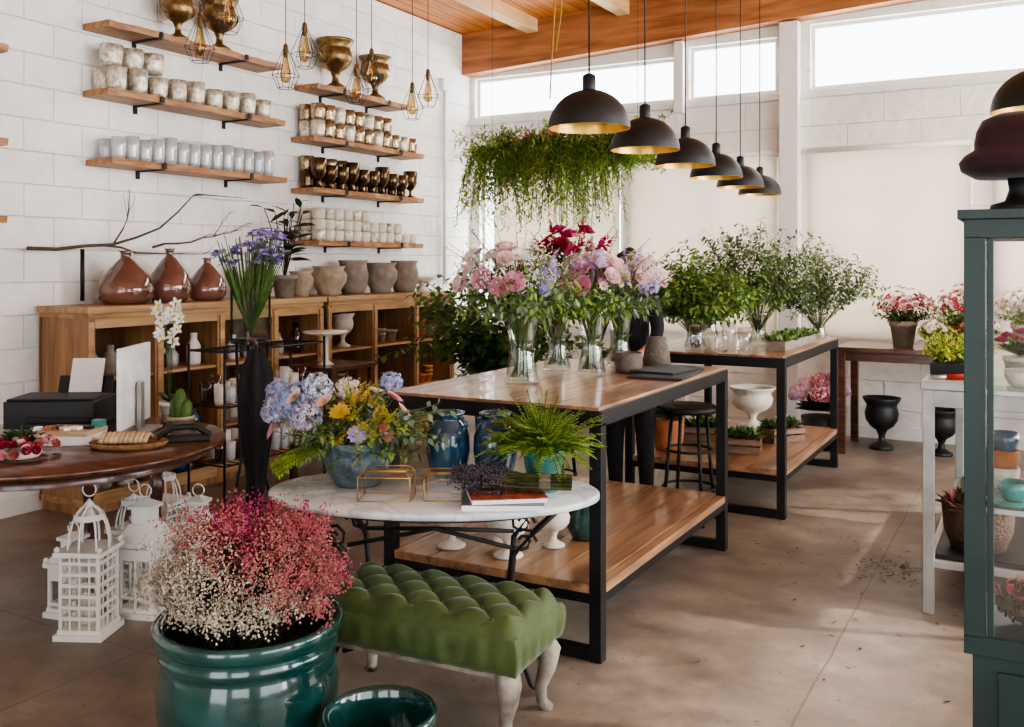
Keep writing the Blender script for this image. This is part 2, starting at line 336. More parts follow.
mb=MB(); mb.b2((0,8.72,3.0),(9,8.75,3.06),mWP); mb.finish('trim_3',bevel=.005)
mb=MB(); mb.tube([(.03,8.2,1.3),(.03,8.2,3.35)],.018,mWP,8); mb.box((.03,8.2,3.35),(.06,.12,.12),mWP); mb.finish('trim_conduit')
mb=MB(); mb.b2((0,-3,0),(.02,8.75,.1),mWP); mb.finish('baseboard_left')
mb=MB(); mb.b2((.02,8.73,0),(3.33,8.75,.1),mWP);mb.b2((3.5,8.73,0),(9,8.75,.1),mWP); mb.finish('baseboard_back')

# ---------------- wall shelves ----------------
def shelf(y0,y1,z,d=.26,br=(.25,.75)):
    mb=MB(); n=24; vs=[];fs=[]; L=y1-y0; ph=R.uniform(0,9)
    for i in range(n+1):
        y=y0+L*i/n-(y0+y1)/2; w=.012*math.sin(ph+i*.7)+.008*math.sin(ph*2+i*1.9)
        vs+=[(0,y,0),(d+w,y,0),(d+w-.008,y,-.04),(0,y,-.04)]
    for i in range(n):
        a=i*4; b=a+4
        fs+=[(a,a+1,b+1,b),(a+1,a+2,b+2,b+1),(a+2,a+3,b+3,b+2),(a+3,a,b,b+3)]
    fs+=[(3,2,1,0),(n*4,n*4+1,n*4+2,n*4+3)]
    mb.add(vs,fs,mSH,False)
    for t in br:
        y=-L/2+L*t; mb.box((d/2,y,-.046),(d,.03,.008),mBK); mb.box((.006,y,-.07),(.008,.03,.05),mBK); mb.box((d+.012,y,-.02),(.008,.03,.04),mBK)
    mb.finish('wall_shelf',(.001,(y0+y1)/2,z))
for a in [(4.0,5.56,3.05),(4.0,5.6,2.62),(4.02,5.62,2.18),(5.98,7.25,2.98),(5.94,7.5,2.55),(5.94,7.5,2.13),(5.98,7.5,1.70),(2.2,3.33,2.75),(2.2,3.33,2.22),(2.2,3.33,1.78)]: shelf(*a)
def urnprof(r,h): return [(0,0),(r*.6,0),(r*.62,h*.04),(r*.45,h*.09),(r*.2,h*.15),(r*.16,h*.25),(r*.25,h*.33),(r*.28,h*.36),(r*.6,h*.44),(r*.82,h*.56),(r*.88,h*.7),(r*.8,h*.8),(r*.78,h*.86),(r*.95,h*.95),(r,h),(r*.95,h),(r*.72,h*.86),(r*.74,h*.7),(r*.4,h*.5),(0,h*.45)]
def urn(mb,c,r,h,m,handles=True,rib=0):
    mb.lathe(urnprof(r,h),c,m,32,rib=rib,ribn=16 if rib else 0)
    if handles:
        for sg in (-1,1):
            p=[V(c)+V((0,sg*r*(.84+.45*math.sin(pi*t)),h*(.9-.4*t))) for t in [i/8 for i in range(9)]]; mb.tube(p,r*.06,m,6)
for (y,z,h,r) in [(4.62,3.05,.34,.12),(5.0,3.05,.38,.14),(6.3,2.98,.42,.16),(6.85,2.98,.38,.15)]:
    mb=MB(); urn(mb,(0,0,0),r,h,mBRZ); mb.finish('bronze_trophy_urn',(.17,y,z+.001))
mb=MB()
for i in range(9):
    y=4.10+i*.164; r=.072
    for xx in (.078,.205):
        h=.145+.015*math.sin(i*2.1); mb.lathe(cup(r*.85,h),(xx-.01,y-4.6,0),mMER,20)
    if i<3: mb.lathe(cup(r,.135),(.14,y-4.6,.162),mMER,20)
mb.finish('mercury_glass_votives',(0.005,4.6,2.622))
mb=MB()
for i in range(14):
    y=4.12+i*.104; h=.15 if i<4 else .18
    for xx in (.07,.19):
        mb.lathe(cup(.047,h+R.uniform(-.015,.015)),(xx,y-4.6,0),mFG,16)
mb.finish('clear_glass_tumblers',(0,4.6,2.181))
mb=MB()
for i in range(11):
    y=6.04+i*.132
    for k in range(2 if i<8 else 1):
        for xx in (.08,.2): mb.lathe(cup(.06,.135),(xx,y-6.5,k*.137),mMG if (i+k)%3 else mMER,16)
mb.finish('gold_mercury_tumblers',(0,6.5,2.551))
mb=MB()
def goblet(mb,c,r,h,m): mb.lathe([(0,0),(r*.8,0),(r*.75,h*.04),(r*.2,h*.1),(r*.18,h*.25),(r*.6,h*.35),(r*.95,h*.55),(r,h*.98),(r*.93,h),(r*.85,h*.6),(0,h*.4)],c,m,18)
for i in range(10):
    y=6.06+i*.145
    goblet(mb,(.19,y-6.5,0),.068,.2 if i%3 else .25,mDGB)
    mb.lathe(cup(.06,.15),(.07,y-6.5,0),mDGB,14)
    if i<4: mb.lathe(cup(.06,.12),(.07,y-6.5,.152),mMG,14)
mb.finish('bronze_glass_goblets',(0,6.5,2.131))
mb=MB()
for i in range(12):
    y=6.06+i*.12
    for k in range(3 if i<6 else (2 if i<10 else 1)):
        for xx in (.075,.19): mb.lathe(cup(.057,.088),(xx,y-6.5,k*.089),mCRM if (i+k)%3 else mMER,14,rib=.02,ribn=7)
mb.finish('cream_ceramic_votives',(0,6.5,1.701))

# ---------------- sideboard ----------------
def sideboard(y0,y1,nd):
    mb=MB(); L=y1-y0; h=1.25; d=.45
    mb.b2((0,-L/2-.02,h-.04),(d+.03,L/2+.02,h),mSBH); mb.b2((0,-L/2,h-.07),(d+.01,L/2,h-.04),mSBH)
    mb.b2((0,-L/2,.06),(.015,L/2,h-.07),M('sideboard_back','#6b4b2e',.7))
    mb.b2((.015,-L/2,.06),(d-.01,L/2,.1),mSBH); mb.b2((0,-L/2+.02,0),(d-.04,L/2-.02,.06),mSB)
    for i in range(nd+1):
        y=-L/2+L*i/nd; y=min(max(y,-L/2+.02),L/2-.02)
        mb.b2((.015,y-.012,.1),(d-.012,y+.012,h-.07),mSB); mb.b2((d-.012,y-.035 if 0<i else y-.02,.06),(d,y+.035 if i<nd else y+.02,h-.07),mSB)
        mb.b2((d,y-.02,.2),(d+.012,y+.02,h-.09),mSBH)
    for z in (.4,.82): mb.b2((.015,-L/2+.02,z-.02),(d-.015,L/2-.02,z),mSBH)
    for i in range(nd):
        a=-L/2+L*i/nd+.035; b=-L/2+L*(i+1)/nd-.035
        mb.b2((d-.012,a,h-.13),(d-.001,b,h-.07),mSBH); mb.b2((d-.012,a,.06),(d-.001,b,.14),mSBH)
    return mb.finish('wooden_sideboard',(.022,(y0+y1)/2,0),bevel=.003)
sideboard(3.68,5.78,4); sideboard(5.84,7.68,3)
def pot(mb,c,r,h,m,soil=True,lip=True):
    mb.lathe([(0,0),(r*.68,0),(r*.92,h*.8)]+([(r,h*.8),(r,h)] if lip else [(r,h)])+[(r*.88,h),(r*.82,h*.82)]+([] if soil else [(r*.6,h*.1),(0,h*.08)]),c,m,22)
    if soil: mb.lathe([(r*.83,h*.83),(0,h*.86)],c,mSOIL,22)
mb=MB()
for y0,y1 in ((5.9,6.4),(6.5,7.02),(7.12,7.6)):
    for z in (.101,.401,.821):
        if y0<6 and z>.8: continue
        y=y0+.03
        while y<y1-.03:
            r=R.uniform(.045,.07); kk=R.randint(1,3); mm=R.choice([mGC,mSC,mCRM] if y<7.1 else [mTC,mTC,mSC]); hh=r*1.5
            if y+2*r>y1: break
            for k in range(kk):
                if k*hh*.5+hh<.27: pot(mb,(.25,y+r-6.7,z+k*hh*.5),r,hh,mm,False)
            y+=2*r+.02
mb.finish('stacked_clay_pots',(.06,6.7,0))
def wurn(x,y,r,h,z):
    mb=MB(); urn(mb,(0,0,0),r,h,mCRM,False,rib=.03); mb.finish('white_footed_urn',(x,y,z))
wurn(.33,6.2,.1,.28,.821)
mb=MB()
for i,y in enumerate([3.85,3.98,4.1,4.35,4.5,4.62,4.9,5.02,5.14,5.4,5.52,5.65]):
    for z in (.101,.401,.821):
        mm=R.choice([mFG,mFG,mCRM,mGA,mBLU,mWP,mGC]); r=R.uniform(.04,.05); h=R.uniform(.12,.24)
        mb.lathe([(0,0),(r*.9,0),(r,h*.1),(r,h*.6),(r*.5,h*.8),(r*.5,h),(r*.4,h),(r*.4,h*.8),(0,h*.75)],(R.uniform(-.03,.06),y-4.75,z),mm,16)
mb.finish('glass_bottles_in_sideboard',(.27,4.75,0))
def flask(y,r,h):
    mb=MB(); mb.lathe([(0,0),(r*.75,0),(r,h*.12),(r*1.02,h*.3),(r*.85,h*.52),(r*.42,h*.76),(r*.2,h*.86),(r*.19,h*.95),(r*.27,h),(r*.22,h),(r*.15,h*.94)],(0,0,0),mGF,30); mb.finish('brown_glass_demijohn',(.26,y,1.251))
flask(4.12,.17,.34); flask(4.47,.14,.36); flask(4.80,.13,.30); flask(5.28,.11,.36)
def clay(y,r,h,m,kind=0):
    mb=MB()
    if kind==0: P=[(0,0),(r*.7,0),(r*.95,h*.3),(r,h*.6),(r*.85,h*.85),(r*.9,h*.93),(r,h),(r*.88,h),(r*.78,h*.85),(r*.8,h*.5),(0,h*.3)]
    else: P=[(0,0),(r*.6,0),(r*.62,h*.12),(r*.95,h*.45),(r,h*.7),(r*.8,h*.88),(r*.95,h),(r*.85,h),(r*.7,h*.88),(r*.85,h*.6),(0,h*.3)]
    mb.lathe(P,(0,0,0),m,28,rib=.012,ribn=20)
    mb.finish('clay_planter',(.24,y,1.251))
clay(5.79,.1,.2,mSC,1); clay(6.13,.15,.24,mSC,1); clay(6.45,.13,.29,mGC); clay(6.84,.15,.27,mGC,1); clay(7.2,.13,.29,mGC)
mb=MB(); mb.lathe([(0,0),(.07,0),(.03,.03),(.03,.06),(.13,.12),(.14,.14),(.12,.13),(0,.08)],(0,0,0),mCRM,24); mb.finish('footed_ceramic_bowl',(.24,7.5,1.251))
mb=MB(); pot(mb,(0,0,0),.1,.17,mGC)
for i in range(16):
    d=cone((0,0,1),.4); d.x=abs(d.x)*.6; d.y*=.8; spray(mb,(0,0,.14),d,R.uniform(.35,.6),4,.17,.045,gB if i%2 else gD,gB,.1,.004)
mb.finish('potted_rubber_plant',(.3,5.54,1.251))
mb=MB()
mb.tube([(.03,-.35,-.305),(.03,-.35,.02)],.014,mBK,6)
mDW=M('driftwood','#4e4238',.9,0,.3,20)
def branch(p,d,L,r,lv):
    pts=[V(p)];dd=V(d).normalized()
    for i in range(8):
        dd=(dd+V((R.uniform(-.1,.1),R.uniform(-.2,.2),R.uniform(-.28,.28)))).normalized(); q=pts[-1]+dd*L/8; q.x=min(max(q.x,-.06),.08); q.z=min(max(q.z,-.0),.42); pts.append(q)
    mb.tube(pts,[r*(1-.1*i) for i in range(9)],mDW,6)
    if lv:
        for k in range(3):
            j=R.randint(2,7); branch(pts[j],dd+V((0,R.uniform(-.2,.6),R.uniform(.1,.7))),L*.35,r*.45,lv-1)
branch((.0,-.7,.02),(0,1,.04),1.5,.014,2); branch((.0,-.3,.04),(0,1,.3),1.1,.01,2); branch((.02,.2,.04),(0,1,.15),.9,.009,2)
mb.finish('driftwood_branch',(.1,4.25,1.58))

# ---------------- workbenches ----------------
def workbench(x0,x1,y0,y1,h=.955):
    mb=MB(); cx=(x0+x1)/2; cy=(y0+y1)/2; X=(x1-x0)/2; Y=(y1-y0)/2; t=.05
    for sx in (-1,1):
        for sy in (-1,1): mb.box((sx*(X-t/2),sy*(Y-t/2),(h-.05)/2),(t,t,h-.05),mBK)
        mb.box((sx*(X-.02),0,h-.035),(.04,2*Y,.06),mBK)
        mb.box((sx*(X-t/2),0,.235),(t-.006,2*Y-2*t,.035),mBK)
    for sy in (-1,1):
        mb.box((0,sy*(Y-.02),h-.035),(2*X-.08,.04,.06),mBK); mb.box((0,sy*(Y-t/2),.025),(2*X-2*t,t-.004,.045),mBK)
        mb.box((0,sy*(Y-t/2),.235),(2*X-2*t,t-.006,.035),mBK)
    n=5; w=(2*X-.02)/n
    for i in range(n): mb.box((-X+.01+w*(i+.5),0,h-.005),(w-.002,2*Y-.01,.024),mTP)
    for i in range(n): mb.box((-X+t+(2*X-2*t)/n*(i+.5),0,.272),((2*X-2*t)/n-.002,2*Y-.01,.035),mTP)
    mb.box((X-.022,0,.272),(.044,2*Y-2*t-.004,.035),mTP); mb.box((-X+.022,0,.272),(.044,2*Y-2*t-.004,.035),mTP)
    return mb.finish('florist_workbench',(cx,cy,0),bevel=.003)
workbench(2.93,3.94,3.28,4.94); workbench(3.06,4.07,5.66,7.35)
TZ=.963; SZ=.291

# pendants
mb=MB(); r=.175
P=[(r,0)]+[(r*math.cos(a),.165*math.sin(a)) for a in [i*pi/2/10 for i in range(1,10)]]+[(.028,.166),(.028,.225),(.01,.235),(0,.236)]
mb.lathe(P,(0,0,0),mBP,40); mb.lathe([(rr*.97,z*.96) for rr,z in P[:10]]+[(0,.158)],(0,0,0),mBRS,40); mb.lathe([(r,0),(r*.97,0)],(0,0,0),mBRS,40)
mb.ball((0,0,.09),.03,M('bulb_white','#f2e8d4',.3),8); mb.tube([(0,0,.11),(0,0,.16)],.014,mBK)
mb.tube([(0,0,.23),(0,0,2.06)],.004,mBK,5)
L0=mb.finish('dome_pendant_lamp',(3.7,3.7,2.082))
for i in range(1,6): dup(L0,(3.7-.07*i,3.7+.836*i,2.082))
dup(L0,(5.38,4.22,2.10))
mb=MB()
for i in range(6):
    a=2*pi*i/6; c,s_=math.cos(a),math.sin(a); mb.tube([(0.015*c,.015*s_,.16),(.095*c,.095*s_,-.03),(.055*c,.055*s_,-.12)],.0022,mBK,4)
    b=a+pi/3; mb.tube([(.095*c,.095*s_,-.03),(.095*math.cos(b),.095*math.sin(b),-.03)],.0022,mBK,4); mb.tube([(.055*c,.055*s_,-.12),(.055*math.cos(b),.055*math.sin(b),-.12)],.0022,mBK,4)
mb.lathe([(0,-.085),(.03,-.07),(.042,-.03),(.024,.05),(.014,.1)],(0,0,0),GLASS('bulb_glass','#e0cca8',.08),14); mb.tube([(0,0,-.05),(.006,0,.0),(-.004,0,.04)],.003,mBUL,4)
mb.lathe([(.016,.1),(.018,.15),(.018,.18),(.006,.195),(0,.196)],(0,0,0),mBRZ,12); mb.tube([(0,0,.19),(0,0,1.13)],.003,mBK,4)
C0=mb.finish('caged_edison_pendant',(.75,4.28,2.9))
for x,y,z in [(.75,5.06,2.86),(.75,5.85,2.87),(.75,6.6,2.85),(.95,4.33,3.07),(.95,5.03,2.98),(.95,5.78,2.95),(.95,6.54,2.93)]: dup(C0,(x,y,z),R.random())

# ---------------- marble table ----------------
mb=MB(); a,b=.6,.35
mb.lathe([(0,0),(.97,0),(1,.006),(1,.022),(.985,.028),(0,.028)],(0,0,.662),mMAR,64,sx=a,sy=b)
mb.lathe([(.8,0),(.8,.02),(.77,.02),(.77,0)],(0,0,.64),mIRON,48,sx=a,sy=b)
for fx,fy in ((.40,-.10),(-.42,-.10),(.38,.2),(-.38,.2)):
    sx=1 if fx>0 else -1
    P=[V((fx,fy,.012)),V((fx*.9,fy*.9,.03)),V((fx*.78,fy*.75,.15)),V((fx*.7,fy*.7,.32)),V((fx*.74,fy*.75,.48)),V((fx*.95,fy*1,.58)),V((fx*1.12,fy*1.1,.645))]
    mb.tube(P,.011,mIRON,8)
    c=V((fx*.82,fy*.8,.53)); mb.tube([c+V((sx*.05*(1-t/14)*math.cos(t*.9),0,.05*(1-t/14)*math.sin(t*.9))) for t in range(11)],.006,mIRON,6)
mb.tube([(-.3,-.07,.5),(0,.02,.54),(.3,-.07,.5)],.008,mIRON,6); mb.tube([(-.28,.15,.5),(0,.02,.54),(.28,.15,.5)],.008,mIRON,6)
mb.finish('marble_bistro_table',(3.46,2.87,0),math.radians(25))
MZ=.691
def bench():
    mb=MB(); LX,LY=.78,.38; nx,ny=130,64; vs=[];fs=[]; s=.074
    def H(x,y):
        u=(x/s+y/s)/2; v=(x/s-y/s)/2; q=(abs(math.sin(pi*u))*abs(math.sin(pi*v)))**.5
        ex=max(0,1-(LX/2-abs(x))/.05); ey=max(0,1-(LY/2-abs(y))/.05); e=min(1,math.hypot(ex,ey))
        return .388+.028*q*(1-e)-(.035*(1-math.sqrt(max(0,1-e*e))))+.012*e*(1-e)
    for j in range(ny+1):
        for i in range(nx+1):
            x=-LX/2+LX*i/nx; y=-LY/2+LY*j/ny; vs.append((x,y,H(x,y)))
    for j in range(ny):
        for i in range(nx): k=j*(nx+1)+i; fs.append((k,k+1,k+nx+2,k+nx+1))
    mb.add(vs,fs,mVEL)
    ring=[]
    for i in range(nx+1): ring.append((-LX/2+LX*i/nx,-LY/2))
    for j in range(1,ny+1): ring.append((LX/2,-LY/2+LY*j/ny))
    for i in range(1,nx+1): ring.append((LX/2-LX*i/nx,LY/2))
    for j in range(1,ny): ring.append((-LX/2,LY/2-LY*j/ny))
    n=len(ring); vs=[];fs=[]
    for z,o in ((None,0),(.34,.01),(.31,.014),(.27,.01),(.245,.004),(.24,-.02)):
        for k,(x,y) in enumerate(ring):
            w=.004*math.sin(k*.42)*math.sin(k*.13)
            vs.append((x*(1+(o+w*(z is not None))/LX*2),y*(1+(o+w*(z is not None))/LY*2),H(x,y) if z is None else z))
    for j in range(5):
        for k in range(n): l=(k+1)%n; fs.append((j*n+k,(j+1)*n+k,(j+1)*n+l,j*n+l))
    mb.add(vs,fs,mVEL)
    mb.box((0,0,.235),(LX-.04,LY-.04,.03),mDIS)
    for i in range(-7,8):
        for j in range(-4,5):
            if (i+j)%2==0:
                x,y=i*s,j*s
                if abs(x)<LX/2-.04 and abs(y)<LY/2-.04: mb.ball((x,y,.391),.007,mVEL,6)
    for sx in (-1,1):
        for sy in (-1,1):
            x,y=sx*(LX/2-.05),sy*(LY/2-.05)
            P=[(x,y,.24),(x+sx*.02,y+sy*.02,.2),(x+sx*.014,y+sy*.014,.14),(x-sx*.003,y-sy*.003,.08),(x,y,.03),(x+sx*.015,y+sy*.015,.0)]
            mb.tube(P,[.042,.04,.03,.021,.019,.024],mDIS,10)
    mb.finish('tufted_velvet_bench',(3.58,2.69,0),math.radians(4))
bench()
mb=MB()
P=[(0,0),(.19,0),(.235,.08),(.262,.18),(.266,.26),(.25,.32),(.245,.335),(.26,.345),(.262,.36),(.25,.37),(.262,.385),(.276,.395),(.276,.42),(.268,.43),(.245,.425),(.235,.38),(.24,.3)]
mb.lathe([(r_,z*1.06) for r_,z in P],(0,0,0),mTEAL,56); mb.lathe([(.24,.34),(0,.36)],(0,0,0),mSOIL,30)
cx,sn=.874,.486
for i in range(800):
    d=cone((0,0,1),1.2); L=R.uniform(.18,.31); mb.tube([(R.uniform(-.1,.1),R.uniform(-.1,.1),.36),(d.x*L*.65,d.y*L*.65,.40+d.z*L*.6),(d.x*L,d.y*L,.46+d.z*L)],.001,gB if i%3 else gST,3)
for i in range(1500):
    d=cone((0,0,1),1.55); q=R.uniform(.45,1)**.5*(1+.35*NZ.noise(d*3.4)+R.uniform(-.07,.09))
    p=V((d.x*.275*q,d.y*.275*q,.50+d.z*.275*q))
    rr=p.x*cx+p.y*sn; ff=-p.x*sn+p.y*cx
    s_=(p.z-.57)/.22+.85*rr/.28+.7*ff/.28+R.uniform(-.3,.3)
    if s_>.95: m=dM if (rr<.06 or ff>.12) else dP
    elif s_>.15: m=R.choice([dM,dP,dP]) if rr<.05 and p.z>.6 else R.choice([dP,dC,dP])
    elif s_>-.2: m=R.choice([dP,dC,dC,dW])
    else: m=R.choice([dW,dW,dW2])
    if p.z<.46: continue
    for k in range(14):
        e=V((R.gauss(0,.015),R.gauss(0,.015),R.gauss(0,.014))); mb.oct(p+e,R.uniform(.0025,.0050),m)
mb.finish('gypsophila_in_glazed_pot',(3.315,2.1,0))
mb=MB(); mb.lathe([(0,0),(.11,0),(.145,.06),(.155,.14),(.15,.2),(.152,.22),(.160,.235),(.160,.255),(.150,.262),(.14,.25),(.135,.2),(.13,.08),(0,.05)],(0,0,0),mTEAL,48); mb.finish('small_glazed_pot',(3.77,2.14,0))

# on marble table
mb=MB(); mb.lathe([(0,0),(.085,0),(.095,.02),(.12,.06),(.128,.11),(.122,.14),(.135,.16),(.13,.168),(.115,.155),(.11,.1),(0,.08)],(0,0,0),mZNC,40,rib=.01,ribn=36)
RT=V((.874,.486,0)); FW=V((-.486,.874,0))
def at(r,f,z): return RT*r+FW*f+V((0,0,z))
def stem(mb,a,b,r=.0022): mb.tube([V(a),V(a).lerp(V(b),.5)+V((0,0,.02)),V(b)],r,gST,3)
for (x,y,z,rr,m) in [(-.30,0,.27,.055,[pBL,pBL,pPP]),(-.24,-.05,.31,.055,[pBL,pBL,pLI]),(-.23,.1,.31,.06,[pBL,pLI]),(-.15,.02,.35,.055,[pBL,pWH]),(-.17,-.1,.26,.055,[pLI,pPP,pBL]),(.12,.05,.37,.04,[pLI,pBL]),(-.31,.06,.33,.045,[pBL,pLI]),(-.05,.08,.34,.045,[pWH,pPP])]:
    c=at(x,y,z); hyd(mb,c,rr,m,190,.2); stem(mb,(0,0,.1),c)
for (x,y,z) in [(-.07,-.12,.22),(.0,-.1,.3),(.05,-.12,.25),(-.02,-.04,.36),(.1,-.08,.29),(.04,.02,.34),(.14,-.04,.24),(.02,-.12,.2)]:
    c=at(x,y,z); stem(mb,(0,0,.1),c)
    for k in range(6): spike(mb,c+V((R.uniform(-.03,.03),R.uniform(-.03,.03),-.05)),cone((0,0,1),.8),.1,.012,pYL if k%2 else gY,20)
for (x,y,z,m) in [(-.1,-.1,.31,pPP),(.13,0,.31,pPK),(.16,.02,.26,pPP),(-.04,-.14,.28,pYL),(.07,.0,.33,pWH),(-.3,-.04,.2,pPK),(.11,-.09,.2,pCO),(.02,-.13,.2,pLI),(-.2,-.12,.33,pPP)]:
    c=at(x,y,z); n=(c-V((0,0,.12))); 
    for rr in (.042,.032,.022): daisy(mb,c+n.normalized()*(.05-rr)*.5,rr,n,m,pYL,12)
    stem(mb,(0,0,.1),c)
for i in range(120):
    d=cone((0,0,1),1.4); spray(mb,(0,0,.12),d,R.uniform(.2,.31),14,.032,.011,R.choice([gM,gD,gL,gE,gE]),gST,.45)
for i in range(10): spray(mb,(0,0,.14),RT*-1+FW*R.uniform(-.9,.2)+V((0,0,.35)),.32,22,.045,.009,gF,gST,.9,flat=True)
for i in range(14): spray(mb,(0,0,.14),RT+FW*R.uniform(-.6,.6)+V((0,0,R.uniform(.3,1))),R.uniform(.3,.42),12,.03,.022,gE,gST,.5)
mb.finish('hydrangea_bouquet_in_zinc_bowl',(3.17,2.80,MZ))
def jar(x,y):
    mb=MB(); mb.lathe([(0,0),(.055,0),(.075,.05),(.083,.11),(.08,.17),(.06,.215),(.05,.225),(.05,.235),(.062,.245),(.062,.255),(.045,.255),(.04,.22),(.04,.15)],(0,0,0),mBLU,32)
    for sg in (-1,1): mb.tube([(sg*(.06+.02*math.sin(pi*t/6)),0,.235-.01*t) for t in range(7)],.008,mBLU,6)
    mb.finish('blue_glazed_jar',(x,y,MZ))
jar(3.42,3.03); jar(3.585,3.1)
mb=MB(); pot(mb,(0,0,0),.08,.16,mTL2)
for i in range(190):
    d=cone((0,0,1),1.05); L=R.uniform(.15,.24); spray(mb,(d.x*.04,d.y*.04,.14),d,L,18,.030,.011,gF if i%3 else gL,gST,R.uniform(.5,1.5),flat=True,t0=.1,tp=lambda t:(1-t)**.5+.12)
mb.finish('potted_boston_fern',(3.82,3.04,MZ))
def terr(loc,w,d,h,rz):
    mb=MB(); w/=2;d/=2; B=[(-w,-d,0),(w,-d,0),(w,d,0),(-w,d,0)]; Tt=[(x,y,h*.8) for x,y,_ in B]; Q=[(x*.8,y*.8,h) for x,y,_ in B]
    for A in (B,Tt,Q):
        for i in range(4): mb.tube([A[i],A[(i+1)%4]],.002,mBRS,5)
    for i in range(4): mb.tube([B[i],Tt[i],Q[i]],.002,mBRS,5); j=(i+1)%4; mb.add([B[i],B[j],Tt[j],Tt[i]],[(0,1,2,3)],mGL,False); mb.add([Tt[i],Tt[j],Q[j],Q[i]],[(0,1,2,3)],mGL,False)
    mb.finish('glass_terrarium_box',loc,rz)
terr((3.40,2.67,MZ+.003),.18,.12,.10,.45); terr((3.57,2.77,MZ+.003),.13,.11,.09,.5)
mb=MB(); mb.box((0,0,.009),(.27,.2,.018),mPAP); mb.box((0,0,.0195),(.275,.205,.003),M('book_cover_blue','#5d7282',.4)); mb.box((.01,.0,.029),(.25,.18,.014),mPAP,.15); mb.box((.01,0,.0375),(.255,.185,.003),M('book_cover_rust','#9a4e38',.4,0,.8,30),.15); mb.finish('magazine_stack',(3.79,2.80,MZ),.5)
mb=MB()
for i in range(220):
    o=V((R.gauss(0,.008),R.gauss(0,.018),R.gauss(.03,.012))); e=V((-.16+R.uniform(-.05,.06),o.y*2.6,o.z*1.1+R.uniform(0,.03)))
    mb.tube([V((.17,o.y*.8,max(.012,o.z))),V((.0,o.y*.8,max(.012,o.z))),e],.0012,gO if i%2 else gB,3)
    for k in range(8): mb.oct(e+V((.012*k+R.uniform(-.004,.004)-.03,R.uniform(-.005,.005),R.uniform(-.005,.005))),.005,pLV)
mb.lathe([(.03,-.02),(.034,0),(.03,.02)],(.08,0,.03),M('kraft_wrap','#6a6250',.8),14,T=Matrix.Rotation(pi/2,3,'Y'))
mb.finish('dried_lavender_bunch',(3.84,2.84,MZ+.042),.4)
wurn(3.45,3.44,.10,.21,SZ); wurn(3.17,3.44,.1,.22,SZ); wurn(3.3,3.62,.09,.2,SZ); wurn(3.55,3.66,.08,.18,SZ); wurn(3.2,3.87,.1,.22,SZ); wurn(3.07,3.65,.06,.18,SZ)
mb=MB(); mb.lathe([(0,0),(.06,0),(.085,.05),(.09,.11),(.075,.15),(.085,.17),(.075,.17),(.06,.12),(0,.1)],(0,0,0),mTEAL,30); mb.finish('teal_glazed_vase',(3.62,3.84,SZ))

# ---------------- vase bouquets ----------------
def vase(mb,r,h):
    mb.lathe([(0,0),(r*.8,0),(r*.85,h*.04),(r*.62,h*.35),(r*.6,h*.5),(r*.8,h*.85),(r,h),(r*.97,h),(r*.77,h*.85),(r*.57,h*.5),(r*.59,h*.35),(r*.8,h*.05),(0,h*.04)],(0,0,0),mGL,32)
    mb.lathe([(r*.78,h*.05),(r*.58,h*.35),(r*.56,h*.5),(r*.6,h*.58),(0,h*.58)],(0,0,0),mGW,24)
def bouquet(name,loc,r,h,items,cen,rad,zr,greens,ng=60,gl=.2,nst=44,leafsz=(.045,.016),wisp=12):
    mb=MB(); vase(mb,r,h); C=V(cen)
    for i in range(nst):
        a=R.uniform(0,6.3); a2=a+pi+R.uniform(-.5,.5); mb.tube([(r*.55*math.cos(a),r*.55*math.sin(a),.03),(r*.2*math.cos(a2),r*.2*math.sin(a2),h*.5),(r*.8*math.cos(a2),r*.8*math.sin(a2),h)],.003,gST if i%3 else gM,4)
    for i in range(30):
        a=R.uniform(0,6.3); mb.leaf((r*.3*math.cos(a),r*.3*math.sin(a),R.uniform(.1,.8)*h),cone((0,0,1),.8),.07,.02,gM)
    for kind,n,sz,m in items:
        for i in range(n):
            d=cone((0,0,1),1.9); q=R.uniform(.75,1.02); c=C+V((d.x*rad*q,d.y*rad*q,d.z*zr*q)); nn=(c-C*.9+V((0,0,.02)))
            s_=sz*R.uniform(.8,1.15); mm=R.choice(m) if isinstance(m,list) else m
            if kind=='rose': rose(mb,c,s_,nn,mm)
            elif kind=='daisy':
                for k in (1,.7): daisy(mb,c,s_*k,nn,mm,pYL,9)
            elif kind=='hyd': hyd(mb,c,s_,mm,80)
            elif kind=='spike': spike(mb,c,nn+V((0,0,.15)),s_*3.4,s_*.7,mm,14)
            elif kind=='dots':
                for k in range(40): mb.oct(c+V((R.gauss(0,s_),R.gauss(0,s_),R.gauss(0,s_))),.0045,mm)
            mb.tube([(0,0,h*.9),(C*.5+c*.5)*.9,c-nn.normalized()*s_*.3],.0022,gST,3)
    for i in range(ng):
        d=cone((0,0,1),1.5); L=R.uniform(.7,1.25)*gl+rad*.6
        spray(mb,(0,0,h*.85),d+V((0,0,.25)),L*R.uniform(.9,1.15),13,leafsz[0],leafsz[1],greens,gST,R.uniform(.2,.7))
    for i in range(wisp):
        d=cone((0,0,1),.9); spray(mb,(0,0,h),d,R.uniform(.36,.46),22,.018,.006,R.choice([gE,gB,gM,pPP]),gST,.3,.0014,t0=.5)
    return mb.finish(name,loc)
bouquet('rose_bouquet_in_glass_vase',(3.32,3.80,TZ),.095,.34,[('rose',16,.04,[pPP,pPP,pWH,pLI]),('rose',5,.045,pPK),('daisy',16,.034,[pWH,pLI,pPP]),('dots',20,.02,pWH),('spike',7,.026,[pLI,pWH])],(-.05,-.03,.48),.235,.16,[gM,gE,gE,gL],100,.17,wisp=28)
